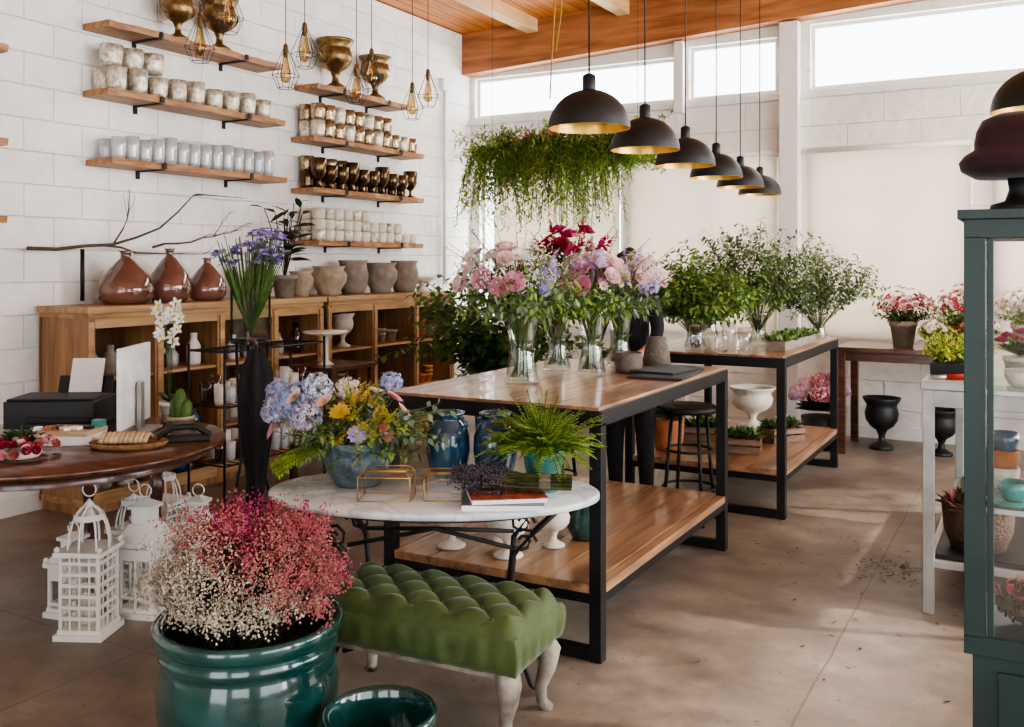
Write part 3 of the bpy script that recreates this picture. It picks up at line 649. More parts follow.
bouquet('snapdragon_bouquet_in_glass_vase',(3.22,4.36,TZ),.085,.3,[('spike',22,.032,[pMG,pMA,pRD]),('rose',14,.042,[pMG,pRD]),('daisy',12,.032,[pPK,pMG])],(.07,.03,.58),.19,.15,[gM,gD,gL],60,.15)
bouquet('pink_rose_bouquet_in_glass_vase',(3.46,4.26,TZ),.085,.33,[('rose',20,.047,[pPK,pPP,pPP]),('hyd',5,.045,[pPP,pLI]),('daisy',10,.028,[pPP,pPK])],(0,0,.47),.18,.13,[gM,gE,gL],55,.15)
bouquet('lilac_bouquet_in_glass_vase',(3.44,4.66,TZ),.08,.32,[('hyd',15,.047,[pLI,pPP,pPP]),('spike',14,.028,[pLI,pPP]),('rose',8,.04,pPP)],(.05,0,.45),.19,.13,[gM,gE],50,.15)
mb=MB(); mb.lathe(cup(.07,.1),(0,0,0),mFELT,24); mb.finish('grey_felt_pot',(3.58,4.44,TZ))
mb=MB(); mb.lathe([(0,0),(.075,0),(.07,.06),(.055,.12),(.05,.15),(0,.15)],(0,0,0),mFELT,24); mb.finish('grey_felt_pot',(3.58,4.84,TZ)); mb=MB()
mb.box((0,0,.006),(.26,.5,.012),mSLT,.1); mb.box((-.02,.05,.018),(.23,.35,.01),mSLT,-.1); mb.finish('black_slate_boards',(3.78,4.45,TZ),0,.002)

def greenvase(name,loc,r,h,n,L,greens,ang=.8,lsz=(.05,.018),dots=None,nl=16):
    mb=MB(); vase(mb,r,h)
    for i in range(n):
        d=cone((0,0,1),ang); pts=spray(mb,(0,0,h*.3),d,(L+h*.7)*R.uniform(.55,1.05),nl,lsz[0],lsz[1],greens,gST,R.uniform(.1,.7),t0=.42)
        for q in (pts[3],pts[4],pts[5]): spray(mb,q,cone(d,1.0),L*.38,9,lsz[0],lsz[1],greens,gST,.3)
        if dots and i%2==0:
            for k in range(20): mb.oct(pts[-1]+V((R.gauss(0,.03),R.gauss(0,.03),R.gauss(0,.03))),.006,dots)
    return mb.finish(name,loc)
greenvase('olive_foliage_in_glass_vase',(3.43,5.95,TZ),.09,.2,100,.44,[gO,gM,gM,gL],.85,(.045,.022))
greenvase('wild_foliage_in_glass_vase',(3.69,6.52,TZ),.085,.22,95,.58,[gM,gO,gD,gO,gE],.6,(.042,.018),pWH)
greenvase('eucalyptus_in_glass_vase',(3.97,7.15,TZ),.07,.18,90,.47,[gE,gO,gE,gM],.72,(.036,.019),pWH)
greenvase('foliage_in_glass_vase',(3.2,7.0,TZ),.08,.2,45,.42,[gD,gM],.7)
mb=MB()
for i,(x,y) in enumerate([(0,0),(.12,.1),(-.02,.22),(.14,-.04),(-.16,.0)]): mb.lathe(cup(.045,.13+.02*(i%3)),(x,y,0),mGL,20)
mb.finish('empty_glass_jars',(3.66,5.76,TZ))
mb=MB(); mb.box((0,0,.03),(.12,.9,.06),mGC)
for i in range(900): mb.leaf((R.uniform(-.07,.07),R.uniform(-.46,.46),R.uniform(.05,.08)),cone((0,0,1),1.3),.055,.014,R.choice([gM,gL,gD,gE]))
mb.finish('low_moss_trough',(3.94,6.42,TZ))
mCR=WOOD('crate_wood','#5a4534','#8a705a',(1,8,8))
def crate(x,y,rz,seed):
    mb=MB(); w,d=.26,.18
    mb.box((0,0,.006),(w,d,.012),mCR)
    for z in (.03,.075):
        mb.box((0,-d/2,z),(w,.012,.035),mCR); mb.box((0,d/2,z),(w,.012,.035),mCR); mb.box((-w/2,0,z),(.012,d-.012,.035),mCR); mb.box((w/2,0,z),(.012,d-.012,.035),mCR)
    for i in range(3):
        pot(mb,(-.08+.08*i,0,.013),.036,.075,mTC)
        for k in range(50): mb.leaf((-.08+.08*i,0,.08),cone((0,0,1),1.1),.12,.022,R.choice([gM,gD,gL,gE]))
        if i==seed: hyd(mb,(-.08+.08*i,0,.17),.04,pWH,50)
    mb.finish('crate_of_potted_herbs',(x,y,SZ),rz,.001)
crate(3.34,6.4,.3,0); crate(3.68,6.10,.2,9); crate(3.82,6.62,.9,1)
wurn(3.5,7.08,.17,.30,SZ)
mb=MB(); mb.lathe(cup(.1,.2),(0,0,0),mTC,20)
for i in range(90): mb.leaf((0,0,.2),cone((0,0,1),1.2),.2,.04,R.choice([gM,gD,gL]))
for i in range(6): hyd(mb,V((0,0,.22))+cone((0,0,1),1)*.17,.05,[pPP,pWH],60)
mb.finish('potted_shelf_hydrangea',(3.25,5.95,SZ))
def stool(x,y):
    mb=MB(); mb.lathe([(0,0),(.16,0),(.17,.01),(.17,.03),(.15,.04),(0,.042)],(0,0,.64),mBP,28)
    for i in range(4):
        a=pi/4+i*pi/2; mb.tube([(.11*math.cos(a),.11*math.sin(a),.64),(.17*math.cos(a),.17*math.sin(a),0)],.011,mBK,8)
    for z,r_ in ((.2,.153),(.42,.133)): mb.tube([(r_*math.cos(t*pi/12),r_*math.sin(t*pi/12),z) for t in range(24)],.008,mBK,6,True)
    mb.finish('metal_stool',(x,y,0))
stool(3.58,5.38); stool(2.72,5.3)

# ---------------- person ----------------
def skin(name,verts,edges,rad,mat,parent,sub=2):
    me=bpy.data.meshes.new(name); me.from_pydata(verts,edges,[]); o=bpy.data.objects.new(name,me); bpy.context.scene.collection.objects.link(o)
    o.modifiers.new('s','SKIN'); 
    for i,r_ in enumerate(rad):
        d=me.skin_vertices[0].data[i]; d.radius=r_ if isinstance(r_,tuple) else (r_,r_)
        d.use_root=(i==0)
    ss=o.modifiers.new('ss','SUBSURF'); ss.levels=sub; ss.render_levels=sub; me.materials.append(mat); o.parent=parent
    return o
def person(loc):
    e=bpy.data.objects.new('florist_person',None); bpy.context.scene.collection.objects.link(e); e.location=loc; e.scale=(.97,.97,1.0)
    vb=[(0,0,.86),(0,.01,1.02),(0,-.0,1.18),(0,-.01,1.3),(0,-.02,1.35),(.15,0,1.27),(-.15,0,1.27),(.19,-.03,1.12),(-.19,-.03,1.12),(.18,-.12,1.03),(-.18,-.12,1.03),(.09,0,.8),(-.09,0,.8),(.1,-.01,.47),(-.1,-.01,.47),(.1,.02,.1),(-.1,.02,.1),(.11,-.1,.04),(-.11,-.1,.04)]
    eb=[(0,1),(1,2),(2,3),(3,4),(3,5),(3,6),(5,7),(6,8),(7,9),(8,10),(0,11),(0,12),(11,13),(12,14),(13,15),(14,16),(15,17),(16,18)]
    rb=[(.14,.11),(.115,.09),(.13,.1),(.095,.075),.05,.055,.055,.042,.042,.034,.034,.085,.085,.06,.06,.04,.04,.035,.035]
    skin('clothed_body',vb,eb,rb,mCLO,e)
    for sg in (-1,1):
        skin('forearm',[(sg*.185,-.09,1.05),(sg*.15,-.19,1.0),(sg*.13,-.25,.99)],[(0,1),(1,2)],[.034,.027,.022],mSKIN,e)
        skin('palm',[(sg*.13,-.24,.99),(sg*.125,-.28,.988),(sg*.123,-.31,.985)],[(0,1),(1,2)],[(.024,.014),(.034,.014),(.036,.012)],mSKIN,e)
        for k,(dx,L) in enumerate(((-.03,.055),(-.01,.066),(.01,.072),(.029,.064))):
            skin('finger_%d'%k,[(sg*.123+dx,-.30,.987),(sg*.123+dx*1.1,-.31-L*.5,.99),(sg*.123+dx*1.15,-.31-L*.85,.983),(sg*.123+dx*1.15,-.31-L,.976)],[(0,1),(1,2),(2,3)],[.009,.0085,.008,.007],mSKIN,e,1)
        skin('thumb',[(sg*.11,-.26,.986),(sg*.08,-.285,.984),(sg*.072,-.31,.98)],[(0,1),(1,2)],[.011,.009,.008],mSKIN,e,1)
    skin('neck',[(0,-.02,1.3),(0,-.035,1.4)],[(0,1)],[.05,.045],mSKIN,e)
    mb=MB(); T=Matrix.Rotation(.6,3,'X'); vs=[];fs=[]; n=18;k=24
    for i in range(n+1):
        t=pi*i/n
        for j in range(k):
            a=2*pi*j/k; x=.072*math.sin(t)*math.cos(a); y=.088*math.sin(t)*math.sin(a); z=-.11*math.cos(t)
            if z<0: x*=1+z*2.6; y*=1+z*1.6
            if y<0 and abs(x)<.014 and -.045<z<.012: y-=.02*(1-abs(x)/.014)*(1-abs(z+.028)/.03 if abs(z+.028)<.03 else 0)
            if y<0 and -.01<z<.025 and .015<abs(x)<.045: y+=.008
            vs.append(T@V((x,y,z)))
    for i in range(n):
        for j in range(k): l=(j+1)%k; fs.append((i*k+j,i*k+l,(i+1)*k+l,(i+1)*k+j))
    mb.add(vs,fs,mSKIN)
    for sg in (-1,1):
        mb.ball(T@V((sg*.03,-.073,.004)),.011,mPAP,8); mb.ball(T@V((sg*.03,-.081,.004)),.006,mHAIR,6); mb.tube([T@V((sg*(.018+.006*q),-.088+.002*q,.026)) for q in range(5)],.003,mHAIR,5); mb.ball(T@V((sg*.074,.005,-.005)),.018,mSKIN,8,1.5)
    mb.tube([T@V((.022*q/3,-.078+.001*abs(q),-.058)) for q in range(-3,4)],.005,pRD,6)
    mb.finish('head',(0,-.06,1.46),parent=e)
    mb=MB(); vs=[];fs=[]
    for i in range(n+1):
        t=pi*i/n
        for j in range(k):
            a=2*pi*j/k; x=.082*math.sin(t)*math.cos(a); y=.098*math.sin(t)*math.sin(a); z=.01-.118*math.cos(t)
            if y<0.0 and z<.05: y=0
            vs.append(T@V((x,y+.008,z)))
    for i in range(n):
        for j in range(k): l=(j+1)%k; fs.append((i*k+j,i*k+l,(i+1)*k+l,(i+1)*k+j))
    mb.add(vs,fs,mHAIR); mb.ball(T@V((0,.1,.06)),.04,mHAIR,10); mb.finish('hair',(0,-.06,1.46),parent=e)
person((3.27,5.235,0))

# ---------------- hanging greenery ----------------
mb=MB(); mb.box((0,0,0),(1.2,.14,.05),mBM)
for i in range(1050):
    x=R.uniform(-.62,.66); y=R.uniform(-.14,.14)
    if R.random()<.33: spray(mb,(x,y*.5,.02),cone((0,-.2,1),1.35),R.uniform(.12,.27),10,.05,.013,R.choice([gM,gL,gF,gO,gL]),gST,.9)
    else:
        u=(x+.66)/1.32; L=R.uniform(.1,.36)*(1.45-.65*u)*(1+.4*math.sin(x*9))
        if -.12<x<.25 and R.random()<.5: L=R.uniform(.45,.80)*(1-abs(x-.06)*1.6)
        spray(mb,(x,y,.02),V((R.uniform(-.45,.45),y*6,.05)),L,int(8+L*34),.045,.010,R.choice([gM,gL,gF,gF,gY,gL,gO]),gST,4,t0=.05)
for i in range(16):
    c=V((R.uniform(-.58,.62),R.uniform(-.14,.05),R.uniform(.06,.16))); hyd(mb,c,.035,R.choice([pCO,pRD,gB]),50)
for x in (-.55,.55): mb.tube([(x,0,.02),(x,0,1.72)],.0015,mBK,5)
mb.finish('hanging_wisteria_planter',(2.53,5.83,2.30))
mb=MB(); mb.tube([(-.05,0,-.35),(-.03,0,0),(.0,0,.45),(.03,0,.68)],.006,mROPE,6); mb.tube([(0,0,-.0),(.02,.05,.3),(.06,0,.55),(.03,0,.68)],.005,mROPE,6); mb.tube([(.03,0,.68),(.03,0,.98)],.006,mROPE,6); mb.finish('hanging_jute_rope',(2.2,6.4,3.1))
mb=MB(); pot(mb,(0,0,0),.15,.6,mWCK)
for i in range(200):
    d=cone((0,0,1),.55); spray(mb,(d.x*.05,d.y*.05,.55),d,R.uniform(.45,1.08),22,.06,.04,[gD,gM,gM],gST,R.uniform(.2,1.8),.003,t0=.2)
mb.finish('potted_ivy_bush',(1.76,6.2,0))

# ---------------- desk & contents ----------------
mb=MB(); mb.lathe([(0,0),(.66,0),(.69,.006),(.7,.018),(.69,.03),(0,.032)],(0,0,.69),mMH,64); mb.lathe([(.6,0),(.6,.05),(.57,.05),(.57,0)],(0,0,.64),mMH,48)
for x,y in ((.06,-.46),(-.42,-.2),(-.35,.4),(.0,.52)):
    mb.lathe([(0,0),(.025,0),(.03,.03),(.02,.06),(.035,.1),(.038,.16),(.022,.2),(.03,.24),(.02,.3),(.034,.4),(.036,.44),(.022,.47),(.038,.5),(.038,.65),(0,.65)],(x,y,0),mMH,16)
mb.finish('round_mahogany_desk',(1.6,2.7,0))
DZ=.723
mb=MB(); mb.box((0,0,.065),(.42,.32,.13),mGREY); mb.box((0,-.02,.135),(.4,.26,.012),mBP); mb.box((.05,-.165,.04),(.3,.02,.03),mBP); mb.box((.07,.13,.21),(.16,.012,.2),mPAP,T=Matrix.Rotation(-.35,3,'X')); mb.box((.06,.15,.17),(.27,.012,.1),mBP,T=Matrix.Rotation(-.35,3,'X')); mb.finish('inkjet_printer',(1.19,3.0,DZ),math.radians(33),.008)
mb=MB(); mb.box((0,0,.215),(.40,.02,.37),M('monitor_white','#e4e4e6',.3)); mb.box((0,-.011,.22),(.37,.002,.32),mSLT); mb.box((0,.03,.12),(.05,.02,.22),mSTL); mb.box((0,.03,.006),(.2,.14,.012),mSTL); mb.finish('desktop_monitor',(1.66,3.04,DZ),math.radians(-58),.003)
mb=MB(); mb.box((0,0,.02),(.28,.2,.04),mPAP,.1); mb.box((.02,0,.05),(.24,.18,.02),M('kraft_box','#b09a7a',.8),-.1); mb.box((.12,.05,.075),(.05,.04,.03),mTL2)
for i in range(6): mb.box((-.1+.04*i,-.06+.02*(i%3),.068),(.03,.05,.014),[mPAP,mTC,mGREY,mWP,mPAP,mGREY][i],.3*i)
mb.finish('stack_of_boxes',(1.64,2.7,DZ),.5,.002)
mb=MB(); mb.lathe([(0,0),(.15,0),(.165,.02),(.16,.025),(.14,.01),(0,.01)],(0,0,0),mWCK,32,sx=1,sy=.65)
for i in range(10): mb.tube([(-.1+.02*i,-.06,.03),(-.1+.02*i,0,.055),(-.1+.02*i,.06,.03)],.011,M('ribbon_roll','#b59e7c',.7,0,.3,30),8)
mb.finish('wicker_tray_of_ribbon',(1.97,2.76,DZ),.6)
mb=MB(); mb.lathe(cup(.07,.03),(0,0,0),mCRM,20)
for i in range(60): 
    d=cone((0,0,1),1.5); rose(mb,V((d.x*.14,d.y*.14,.03+d.z*.05)),.017,d,R.choice([pRD,pPK,pCO,pPP,pRD,pWH]))
for i in range(60): mb.leaf((0,0,.04),cone((0,0,1),1.3),.12,.02,gD)
mb.finish('small_flower_posy',(1.78,2.40,DZ)); 
mb=MB(); pot(mb,(0,0,0),.065,.08,mSC)
for (x,y,h) in ((0,0,.14),(.03,.01,.09),(-.03,0,.1)): mb.lathe([(.018,.05),(.026,.08),(.026,.06+h*.8),(.014,.06+h),(0,.065+h)],(x,y,0),gM,20,rib=.12,ribn=8)
mb.finish('potted_cactus',(1.90,3.10,DZ))
mb=MB(); pot(mb,(0,0,0),.05,.1,mWP)
for i in range(2):
    d=V((.08*(i-.5),.05*(i-.5),1)).normalized(); o=V((0,0,.08)); pts=[o,o+d*.25,o+d*.42,o+d*.52+V((.04*(i*2-1),-.03,-.01))]
    mb.tube(pts,.003,gST,5)
    for k in range(8):
        q,_=lerp(pts,.5+.49*k/8); c=q+V((R.uniform(-.03,.03),R.uniform(-.03,.03),R.uniform(-.02,.02))); n=V((R.uniform(0,.8),-1,R.uniform(-.1,.6)))
        daisy(mb,c,.036,n,pWH,pYL,5)
for i in range(5): mb.leaf((0,0,.09),cone((0,0,1),1.2),.12,.05,gD,.4)
mb.finish('potted_white_orchid',(1.60,3.30,DZ))
mb=MB(); mb.box((0,0,.012),(.22,.07,.024),mBP); mb.tube([(-.11,0,.02),(-.05,0,.06),(.05,0,.06),(.11,0,.02)],.015,mBP,8); mb.finish('desk_telephone',(2.07,2.97,DZ),.8,.004)

mb=MB()
for i in range(3):
    a=i*2*pi/3+.4; mb.tube([(.17*math.cos(a),.17*math.sin(a),0),(.06*math.cos(a),.06*math.sin(a),.5),(.09*math.cos(a),.09*math.sin(a),1.1)],.008,mBK,6)
mb.lathe([(0,1.1),(.1,1.1),(.1,1.115),(0,1.115)],(0,0,0),mBK,24); mb.tube([(.11*math.cos(t*pi/10),.11*math.sin(t*pi/10),.25) for t in range(20)],.005,mBK,5,True)
mb.finish('iron_plant_stand',(1.83,3.62,0))
mb=MB(); mb.box((0,0,.13),(.13,.13,.26),mGW)
for sx in (-1,1):
    for sy in (-1,1): mb.box((sx*.067,sy*.067,.13),(.008,.008,.27),mBK)
mb.box((0,0,.003),(.14,.14,.006),mBK)
for i in range(110):
    d=cone((0,0,1),.38); L=R.uniform(.40,.57); p=d*L
    mb.tube([(0,0,.02),p*.5,p],.003,gST,4)
    if i%2==0:
        for k in range(8): mb.leaf(p,cone(d,1.5),.046,.024,R.choice([pVI,pVI,pLI,pLI]),.4)
    else: mb.leaf(d*.15,d,.28,.016,gM,.1)
mb.finish('iris_vase',(1.83,3.62,1.117))
mb=MB(); mb.tube([(0,0,.3),(0,0,1.12)],.008,mBK,8); mb.tube([(.03*math.cos(t)-.03,0,1.12+.03*math.sin(t)) for t in [i*pi/8 for i in range(9)]],.008,mMH,8)
mb.lathe([(.012,.28),(.035,.45),(.06,.65),(.075,.85),(.065,1.0),(.025,1.1)],(0,0,0),mCLO,40,rib=.2,ribn=7)
mb.lathe([(0,0),(.09,0),(.09,.02),(.07,.25),(.075,.3),(.065,.3),(.06,.05),(0,.05)],(0,0,0),mBK,24)
mb.tube([(0,0,.06),(0,0,.3)],.006,mBK,6)
mb.finish('umbrella_in_stand',(2.14,3.34,0))
mb=MB(); w,l=.3,.9
for x in (0,w):
    for y in (0,l): mb.tube([(x,y,0),(x,y,1.02)],.008,mBK,6)
for z in (.3,.65,.98):
    mb.tube([(0,0,z),(w,0,z),(w,l,z),(0,l,z)],.006,mBK,5,True)
    for k in range(1,14): mb.tube([(0,l*k/14,z),(w,l*k/14,z)],.003,mBK,4)
    if z<.9:
        for k in range(10):
            for x in (.08,.2):
                y=.06+(l-.1)*k/10; h=R.uniform(.09,.18); r_=R.uniform(.03,.038)
                mb.lathe(cup(r_,h),(x,y,z+.005),R.choice([mGL,mFG,mFG,mGA,mCRM]),16)
mb.finish('wire_etagere_with_glassware',(.85,4.1,0))
mb=MB(); mb.lathe([(0,0),(.06,0),(.02,.03),(.02,.2),(.15,.22),(.16,.235),(0,.23)],(0,0,0),mCRM,30); mb.finish('cake_stand',(.95,5.25,.796))
mb=MB(); mb.box((0,0,.78),(.4,.5,.03),mMH)
for sx in (-1,1):
    for sy in (-1,1): mb.box((sx*.17,sy*.22,.383),(.04,.04,.765),mMH)
mb.box((0,0,.25),(.36,.46,.02),mMH)
mb.finish('side_table',(.95,5.33,0),bevel=.004)

def lantern(loc,w,h,style,rz=0):
    mb=MB(); m=mWP; b=h*.55; p=.014
    mb.box((0,0,.012),(w,w,.024),m); mb.box((0,0,.032),(w*.88,w*.88,.018),m)
    for sx in (-1,1):
        for sy in (-1,1): mb.box((sx*(w*.42-p/2),sy*(w*.42-p/2),b/2+.03),(p,p,b),m); mb.ball((sx*w*.44,sy*w*.44,b+.055),.012,m,6)
    for rt in range(4):
        T=Matrix.Rotation(rt*pi/2,3,'Z'); q=w*.42-p/2
        if style==0:
            for z in [b*k/7+.04 for k in range(1,7)]: mb.box(T@V((0,q,z)),(w*.8,.008,.014),m,rt*pi/2)
            for x in (-.2,0,.2): mb.box(T@V((x*w,q,b/2+.03)),(.008,.006,b),m,rt*pi/2)
        else:
            mb.box(T@V((0,q,b*.5)),(.01,.008,b),m,rt*pi/2); mb.box(T@V((0,q,b*.3)),(w*.8,.008,.012),m,rt*pi/2); mb.box(T@V((0,q,b*.97)),(w*.8,.01,.05),m,rt*pi/2)
    mb.box((0,0,b+.035),(w,w,.02),m)
    if style==0:
        for k in range(8):
            a=2*pi*k/8; mb.tube([(w*.42*math.cos(a)*math.cos(t),w*.42*math.sin(a)*math.cos(t),b+.045+h*.3*math.sin(t)) for t in [i*pi/2/8 for i in range(8)]],.005,m,5)
        mb.lathe([(w*.3,b+.1+h*.1),(w*.3,b+.125+h*.1)],(0,0,0),m,20); mb.lathe([(.0,h*.98),(.02,h*.94),(.01,h*.9),(.03,h*.87),(.03,h*.85),(0,h*.845)],(0,0,0),m,12)
    else:
        mb.box((0,0,b+.045+h*.07),(w*.92,w*.92,h*.14),m,taper=.55); mb.box((0,0,b+.045+h*.14+h*.06),(w*.42,w*.42,h*.12),m); mb.box((0,0,b+.045+h*.28),(w*.56,w*.56,.015),m); mb.box((0,0,b+.05+h*.31),(w*.5,w*.5,h*.05),m,taper=.2)
    mb.tube([(.028*math.cos(t*pi/8),0,h+.025+.028*math.sin(t*pi/8)) for t in range(16)],.0035,m,5,True)
    mb.lathe([(0,0),(.032,0),(.032,.1),(0,.105)],(0,0,.045),mCRM,16)
    mb.finish('white_metal_lantern',loc,rz,.0015)
lantern((1.99,2.55,0),.2,.56,0,.45); lantern((2.0,2.82,0),.19,.50,1,.3); lantern((1.44,3.40,0),.2,.46,0,.2); lantern((1.93,3.18,0),.17,.42,1,.4); lantern((1.73,2.98,0),.18,.46,0,.2); lantern((1.74,2.66,0),.17,.34,1,.2)

# ---------------- right side ----------------
mb=MB(); x0,x1,y0,y1,h=4.93,5.95,4.43,6.3,1.0
mb.b2((x0,y0,h-.035),(x1,y1,h),mSTL)
for x in (x0+.03,x1-.03):
    for y in (y0+.03,y1-.03): mb.box((x,y,(h-.035)/2),(.045,.045,h-.035),mSTL)
    mb.b2((x-.015,y0+.05,h-.11),(x+.015,y1-.05,h-.036),mSTL); mb.b2((x-.015,y0+.05,.2),(x+.015,y1-.05,.23),mSTL)
for y in (y0+.03,y1-.03): mb.b2((x0+.05,y-.015,h-.11),(x1-.05,y+.015,h-.036),mSTL); mb.b2((x0+.05,y-.015,.2),(x1-.05,y+.015,.23),mSTL)
mb.b2((x0+.055,y0+.055,.23),(x1-.055,y1-.055,.25),mBK)
mb.finish('steel_work_counter',(0,0,0),bevel=.003)
mb=MB(); mb.lathe([(0,0),(.11,0),(.14,.08),(.15,.2),(.14,.21),(.12,.2),(0,.12)],(0,0,0),M('dark_wicker','#4a3424',.8,0,.35,60,bump=1,bscale=80),28)
for i in range(260): mb.leaf((R.uniform(-.1,.1),R.uniform(-.1,.1),.16),cone((0,0,1),1.2),.12,.02,R.choice([gB,gD,gB,pCO]))
mb.finish('basket_of_dried_flowers',(5.14,4.68,.251))
mb=MB(); mb.box((0,0,.025),(.18,.5,.05),mBP)
for i in range(150): spray(mb,(R.uniform(-.08,.08),R.uniform(-.22,.22),.05),cone((0,0,1),.9),R.uniform(.08,.15),9,.035,.012,R.choice([gY,gL,gY,gF]),gST,.5)
mb.finish('tray_of_yellow_succulents',(5.03,4.98,1.001))
mb=MB(); mRP=M('red_plastic','#b02a20',.4); mb.tube([(0,0,.012),(.09,.02,.012),(.14,.06,.012)],.01,mRP,8); mb.tube([(0,0,.012),(.08,-.03,.012),(.14,-.03,.012)],.01,mRP,8); mb.tube([(0,0,.01),(-.07,.01,.01)],[.012,.003],mSTL,6); mb.finish('secateurs',(5.02,4.55,1.0),.5)
mb=MB(); X0,X1,Y0,Y1,H=5.205,6.3,2.76,3.2,1.64
mb.b2((X0,Y0,0),(X1,Y1,.06),mGRN); mb.b2((X0+.02,Y0+.02,.06),(X1-.02,Y1-.02,.5),mGRN); mb.b2((X0,Y0,.48),(X1,Y1,.53),mGRN)
mb.b2((X0+.08,Y0+.012,.12),(X0+.5,Y0+.02,.44),mGRN); mb.b2((X0+.58,Y0+.012,.12),(X1-.08,Y0+.02,.44),mGRN)
mb.b2((X0,Y0,H-.07),(X1,Y1,H-.02),mGRN); mb.b2((X0-.015,Y0-.015,H-.02),(X1+.015,Y1+.015,H+.005),mGRN)
for x in (X0+.025,X1-.025):
    for y in (Y0+.025,Y1-.025): mb.box((x,y,1.05),(.05,.05,1.05),mGRN)
mb.b2((X0+.53,Y0,.53),(X0+.57,Y0+.03,H-.07),mGRN)
mb.b2((X0+.055,Y0+.004,.53),(X0+.07,Y0+.024,H-.07),mGRN)
for z in (.85,1.16,): mb.b2((X0+.03,Y0+.04,z),(X1-.03,Y1-.03,z+.008),mGW); mb.b2((X0+.03,Y0+.032,z-.003),(X1-.03,Y0+.04,z+.011),mSTL)
mb.b2((X0+.05,Y0+.012,.53),(X1-.05,Y0+.015,H-.07),mGL); mb.b2((X0+.012,Y0+.05,.53),(X0+.015,Y1-.05,H-.07),mGL); mb.b2((X1-.015,Y0+.05,.53),(X1-.012,Y1-.05,H-.07),mGL)
mb.tube([(X0+.5,Y0-.01,1.0),(X0+.5,Y0-.03,1.02),(X0+.5,Y0-.03,1.12),(X0+.5,Y0-.01,1.14)],.006,mBRS,6)
mb.finish('glass_display_cabinet',(0,0,0),bevel=.003)
def ci(name,loc,f):
    mb=MB(); f(mb); mb.finish(name,loc)
def tc_(m): m.lathe([(0,0),(.06,0),(.07,.01),(0,.008)],(0,0,0),mTL2,24); m.lathe(cup(.04,.05,b=.6),(0,0,.011),mTL2,24); m.tube([(.04,0,.045),(.06,0,.04),(.055,0,.025),(.035,0,.02)],.004,mTL2,5)
ci('painted_teacup',(5.32,2.88,.859),tc_); ci('painted_teacup',(5.48,2.92,.859),tc_)
ci('stacked_painted_cups',(5.42,3.08,.859),lambda m:[m.lathe(cup(.045,.06,b=.6),(0,0,.05*k),[mTC,mCRM,mTL2][k],24) for k in range(3)])
ci('stacked_painted_cups',(5.29,3.08,.859),lambda m:[m.lathe(cup(.04,.06,b=.6),(0,0,.05*k),[mCRM,mTC,mBLU][k],24) for k in range(3)])
ci('white_ceramic_bowl',(5.34,2.9,1.169),lambda m:m.lathe(cup(.045,.05,b=.5),(0,0,0),mCRM,24))
def sm(m):
    pot(m,(0,0,0),.045,.07,mCRM)
    for i in range(50): m.leaf((0,0,.07),cone((0,0,1),1.1),.08,.02,R.choice([gM,gL,gD]))
    for i in range(8): rose(m,V((0,0,.08))+cone((0,0,1),1)*.06,.018,(0,0,1),pMG)
ci('potted_mini_rose',(5.46,3.0,1.169),sm); ci('potted_mini_rose',(5.33,3.08,1.169),sm)
def wr(m):
    for i in range(60):
        a0=R.uniform(0,6.3); o=R.uniform(-.02,.02); m.tube([((.08+o)*math.cos(a0+t*.35),(.08+o)*math.sin(a0+t*.35),.06+R.uniform(-.04,.04)) for t in range(8)],.004,gB,4)
    for i in range(60): a=R.uniform(0,6.3); m.leaf((.08*math.cos(a),.08*math.sin(a),.07),cone((0,0,1),1.2),.05,.02,R.choice([pRD,gB,pCO]))
ci('twig_wreath',(5.37,2.91,.535),wr)
ci('teal_ginger_jar',(5.44,3.09,.535),lambda m:m.lathe([(0,0),(.04,0),(.06,.05),(.065,.1),(.03,.15),(.035,.17),(0,.19)],(0,0,0),mTEAL,24))
def hat(m):
    m.lathe([(0,0),(.08,0),(.075,.02),(.04,.03),(.03,.06),(.035,.1),(0,.1)],(0,0,0),mBP,24)
    m.lathe([(0,.09),(.12,.095),(.155,.115),(.16,.135),(.145,.155),(.12,.17),(.12,.19),(.115,.22),(.1,.25),(.06,.268),(0,.272)],(0,0,0),mBUR,36,rib=.04,ribn=5)
ci('burgundy_felt_hat_on_stand',(5.335,2.95,1.646),hat)
mb=MB(); mb.b2((3.95,7.85,.81),(6.8,8.55,.85),mMH)
for x in (4.0,5.4,6.75):
    for y in (7.9,8.5): mb.box((x,y,.405),(.06,.06,.81),mMH)
mb.b2((4.0,7.88,.74),(6.75,7.91,.81),mMH); mb.finish('long_mahogany_table',bevel=.004)
def potfl(loc,r,h,pm,fl,n,R2,gl):
    mb=MB(); pot(mb,(0,0,0),r,h,pm)
    for i in range(n): d=cone((0,0,1),1.2); c=V((0,0,h+.02))+d*R2*R.uniform(.7,1.05); daisy(mb,c,.028,d,R.choice(fl),pYL,8)
    for i in range(100): spray(mb,(0,0,h*.8),cone((0,0,1),1.1),R2*R.uniform(.7,1.1),10,.035,.014,gl,gST,.25)
    mb.finish('potted_flowering_plant',loc)
potfl((4.42,8.2,.851),.11,.20,mSC,[pMG,pPK,pCO,pPP],90,.25,[gM,gB]); potfl((4.85,8.15,.851),.12,.18,mTC,[pMG,pPK,pPP],120,.29,[gM,gL]); potfl((5.3,8.3,.851),.12,.2,mCRM,[pPK,pWH],100,.28,[gM,gL]); potfl((4.98,7.97,.851),.08,.10,mTC,[pPK,pWH,pRD],40,.16,[gD,gM]); potfl((5.75,8.2,.851),.12,.25,mTC,[pLI,pPK],90,.28,[gM,gL]); potfl((5.45,5.3,1.002),.11,.2,mTC,[pPK,pLI,pWH],60,.2,[gM,gL]); potfl((4.66,7.99,.851),.06,.09,mCRM,[pPP,pWH],30,.12,[gY,gL])
mb=MB(); mb.lathe([(0,0),(.12,0),(.15,.26),(.14,.26),(0,.2)],(0,0,0),mBP,24)
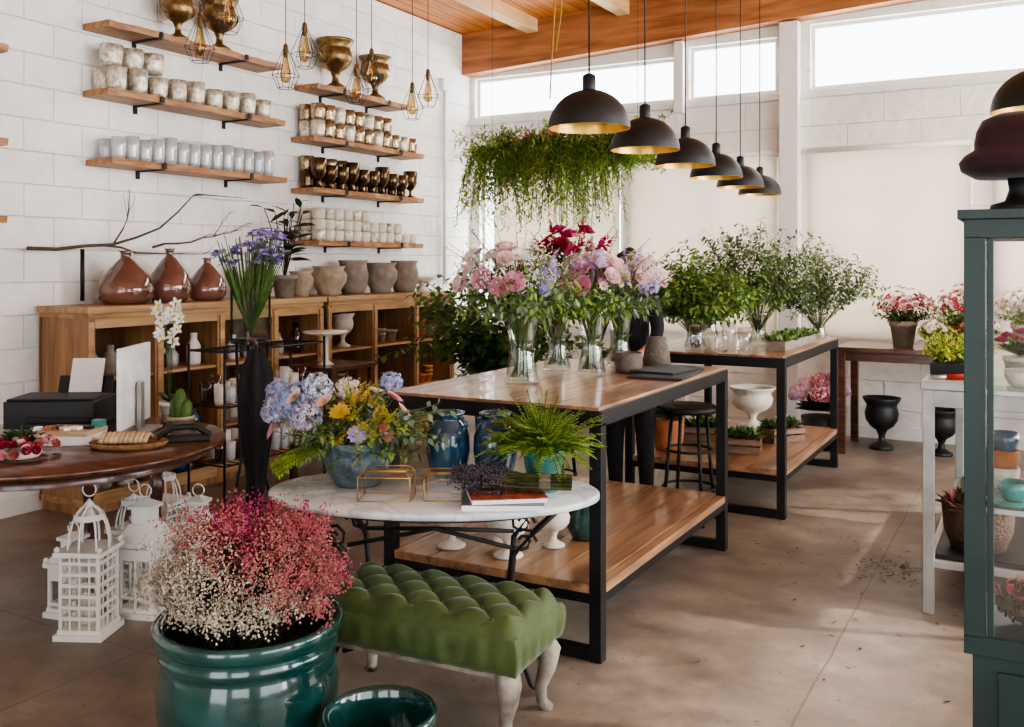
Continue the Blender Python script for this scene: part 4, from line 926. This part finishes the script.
for i in range(14): d=cone((0,0,1),1.2); hyd(mb,V((0,0,.36))+d*.2,.07,R.choice([[pPK,pPP],[pLI,pPK],[pCO,pPK]]),110)
for i in range(100): mb.leaf(V((0,0,.3)),cone((0,0,1),1.3),.22,.06,gD)
mb.finish('bucket_of_pink_hydrangeas',(3.80,8.05,0))
mb=MB(); urn(mb,(0,0,0),.15,.42,mBP,False); mb.finish('black_iron_urn',(4.25,8.25,0))
mb=MB(); urn(mb,(0,0,0),.14,.36,mBP,False); mb.finish('black_iron_urn',(4.7,8.2,0))
mb=MB()
for i in range(170): 
    k=1 if i<90 else 5
    mb.leaf((R.gauss(0,.09)*k,R.gauss(0,.16)*k,.004),V((R.uniform(-1,1),R.uniform(-1,1),.05)),.03,.010,R.choice([gB,gD,gO]),0,up=V((0,0,1)))
mb.finish('leaf_clippings',(4.72,5.0,0))

# ---------------- light & camera ----------------
w=bpy.data.worlds.new('World'); bpy.context.scene.world=w; w.use_nodes=True
bg=w.node_tree.nodes['Background']; bg.inputs[0].default_value=(.9,.95,1,1); bg.inputs[1].default_value=6.5
def area(name,loc,rot,sx,sy,p,col):
    l=bpy.data.lights.new(name,'AREA'); l.shape='RECTANGLE'; l.size=sx; l.size_y=sy; l.energy=p; l.color=col
    o=bpy.data.objects.new(name,l); bpy.context.scene.collection.objects.link(o); o.location=loc; o.rotation_euler=rot
area('daylight_back',(4.5,9.9,2.6),(-pi/2,0,0),9.5,4,900,(1,.98,.95))
area('added_daylight_right',(9.9,5.0,2.2),(0,pi/2,0),3.4,7,700,(1,.98,.95))  # unseen area lamp added outside the right wall to act as daylight
sun=bpy.data.lights.new('sun','SUN'); sun.energy=5; sun.angle=.03; sun.color=(1,.93,.84); so=bpy.data.objects.new('sun',sun); bpy.context.scene.collection.objects.link(so)
so.rotation_euler=V((-.80,-.25,-.52)).to_track_quat('-Z','Y').to_euler()
cam=bpy.data.cameras.new('camera'); co=bpy.data.objects.new('camera',cam); bpy.context.scene.collection.objects.link(co)
co.location=(5.38,0,1.5); co.rotation_euler=(pi/2,0,math.radians(29.06)); cam.lens=33.4; cam.sensor_width=36; cam.shift_y=-.0962; cam.clip_start=.05
bpy.context.scene.camera=co
try:
    vs=bpy.context.scene.view_settings; vs.view_transform='AgX'; vs.look='AgX - Medium High Contrast'; vs.exposure=-.1
except Exception as e: print(e)
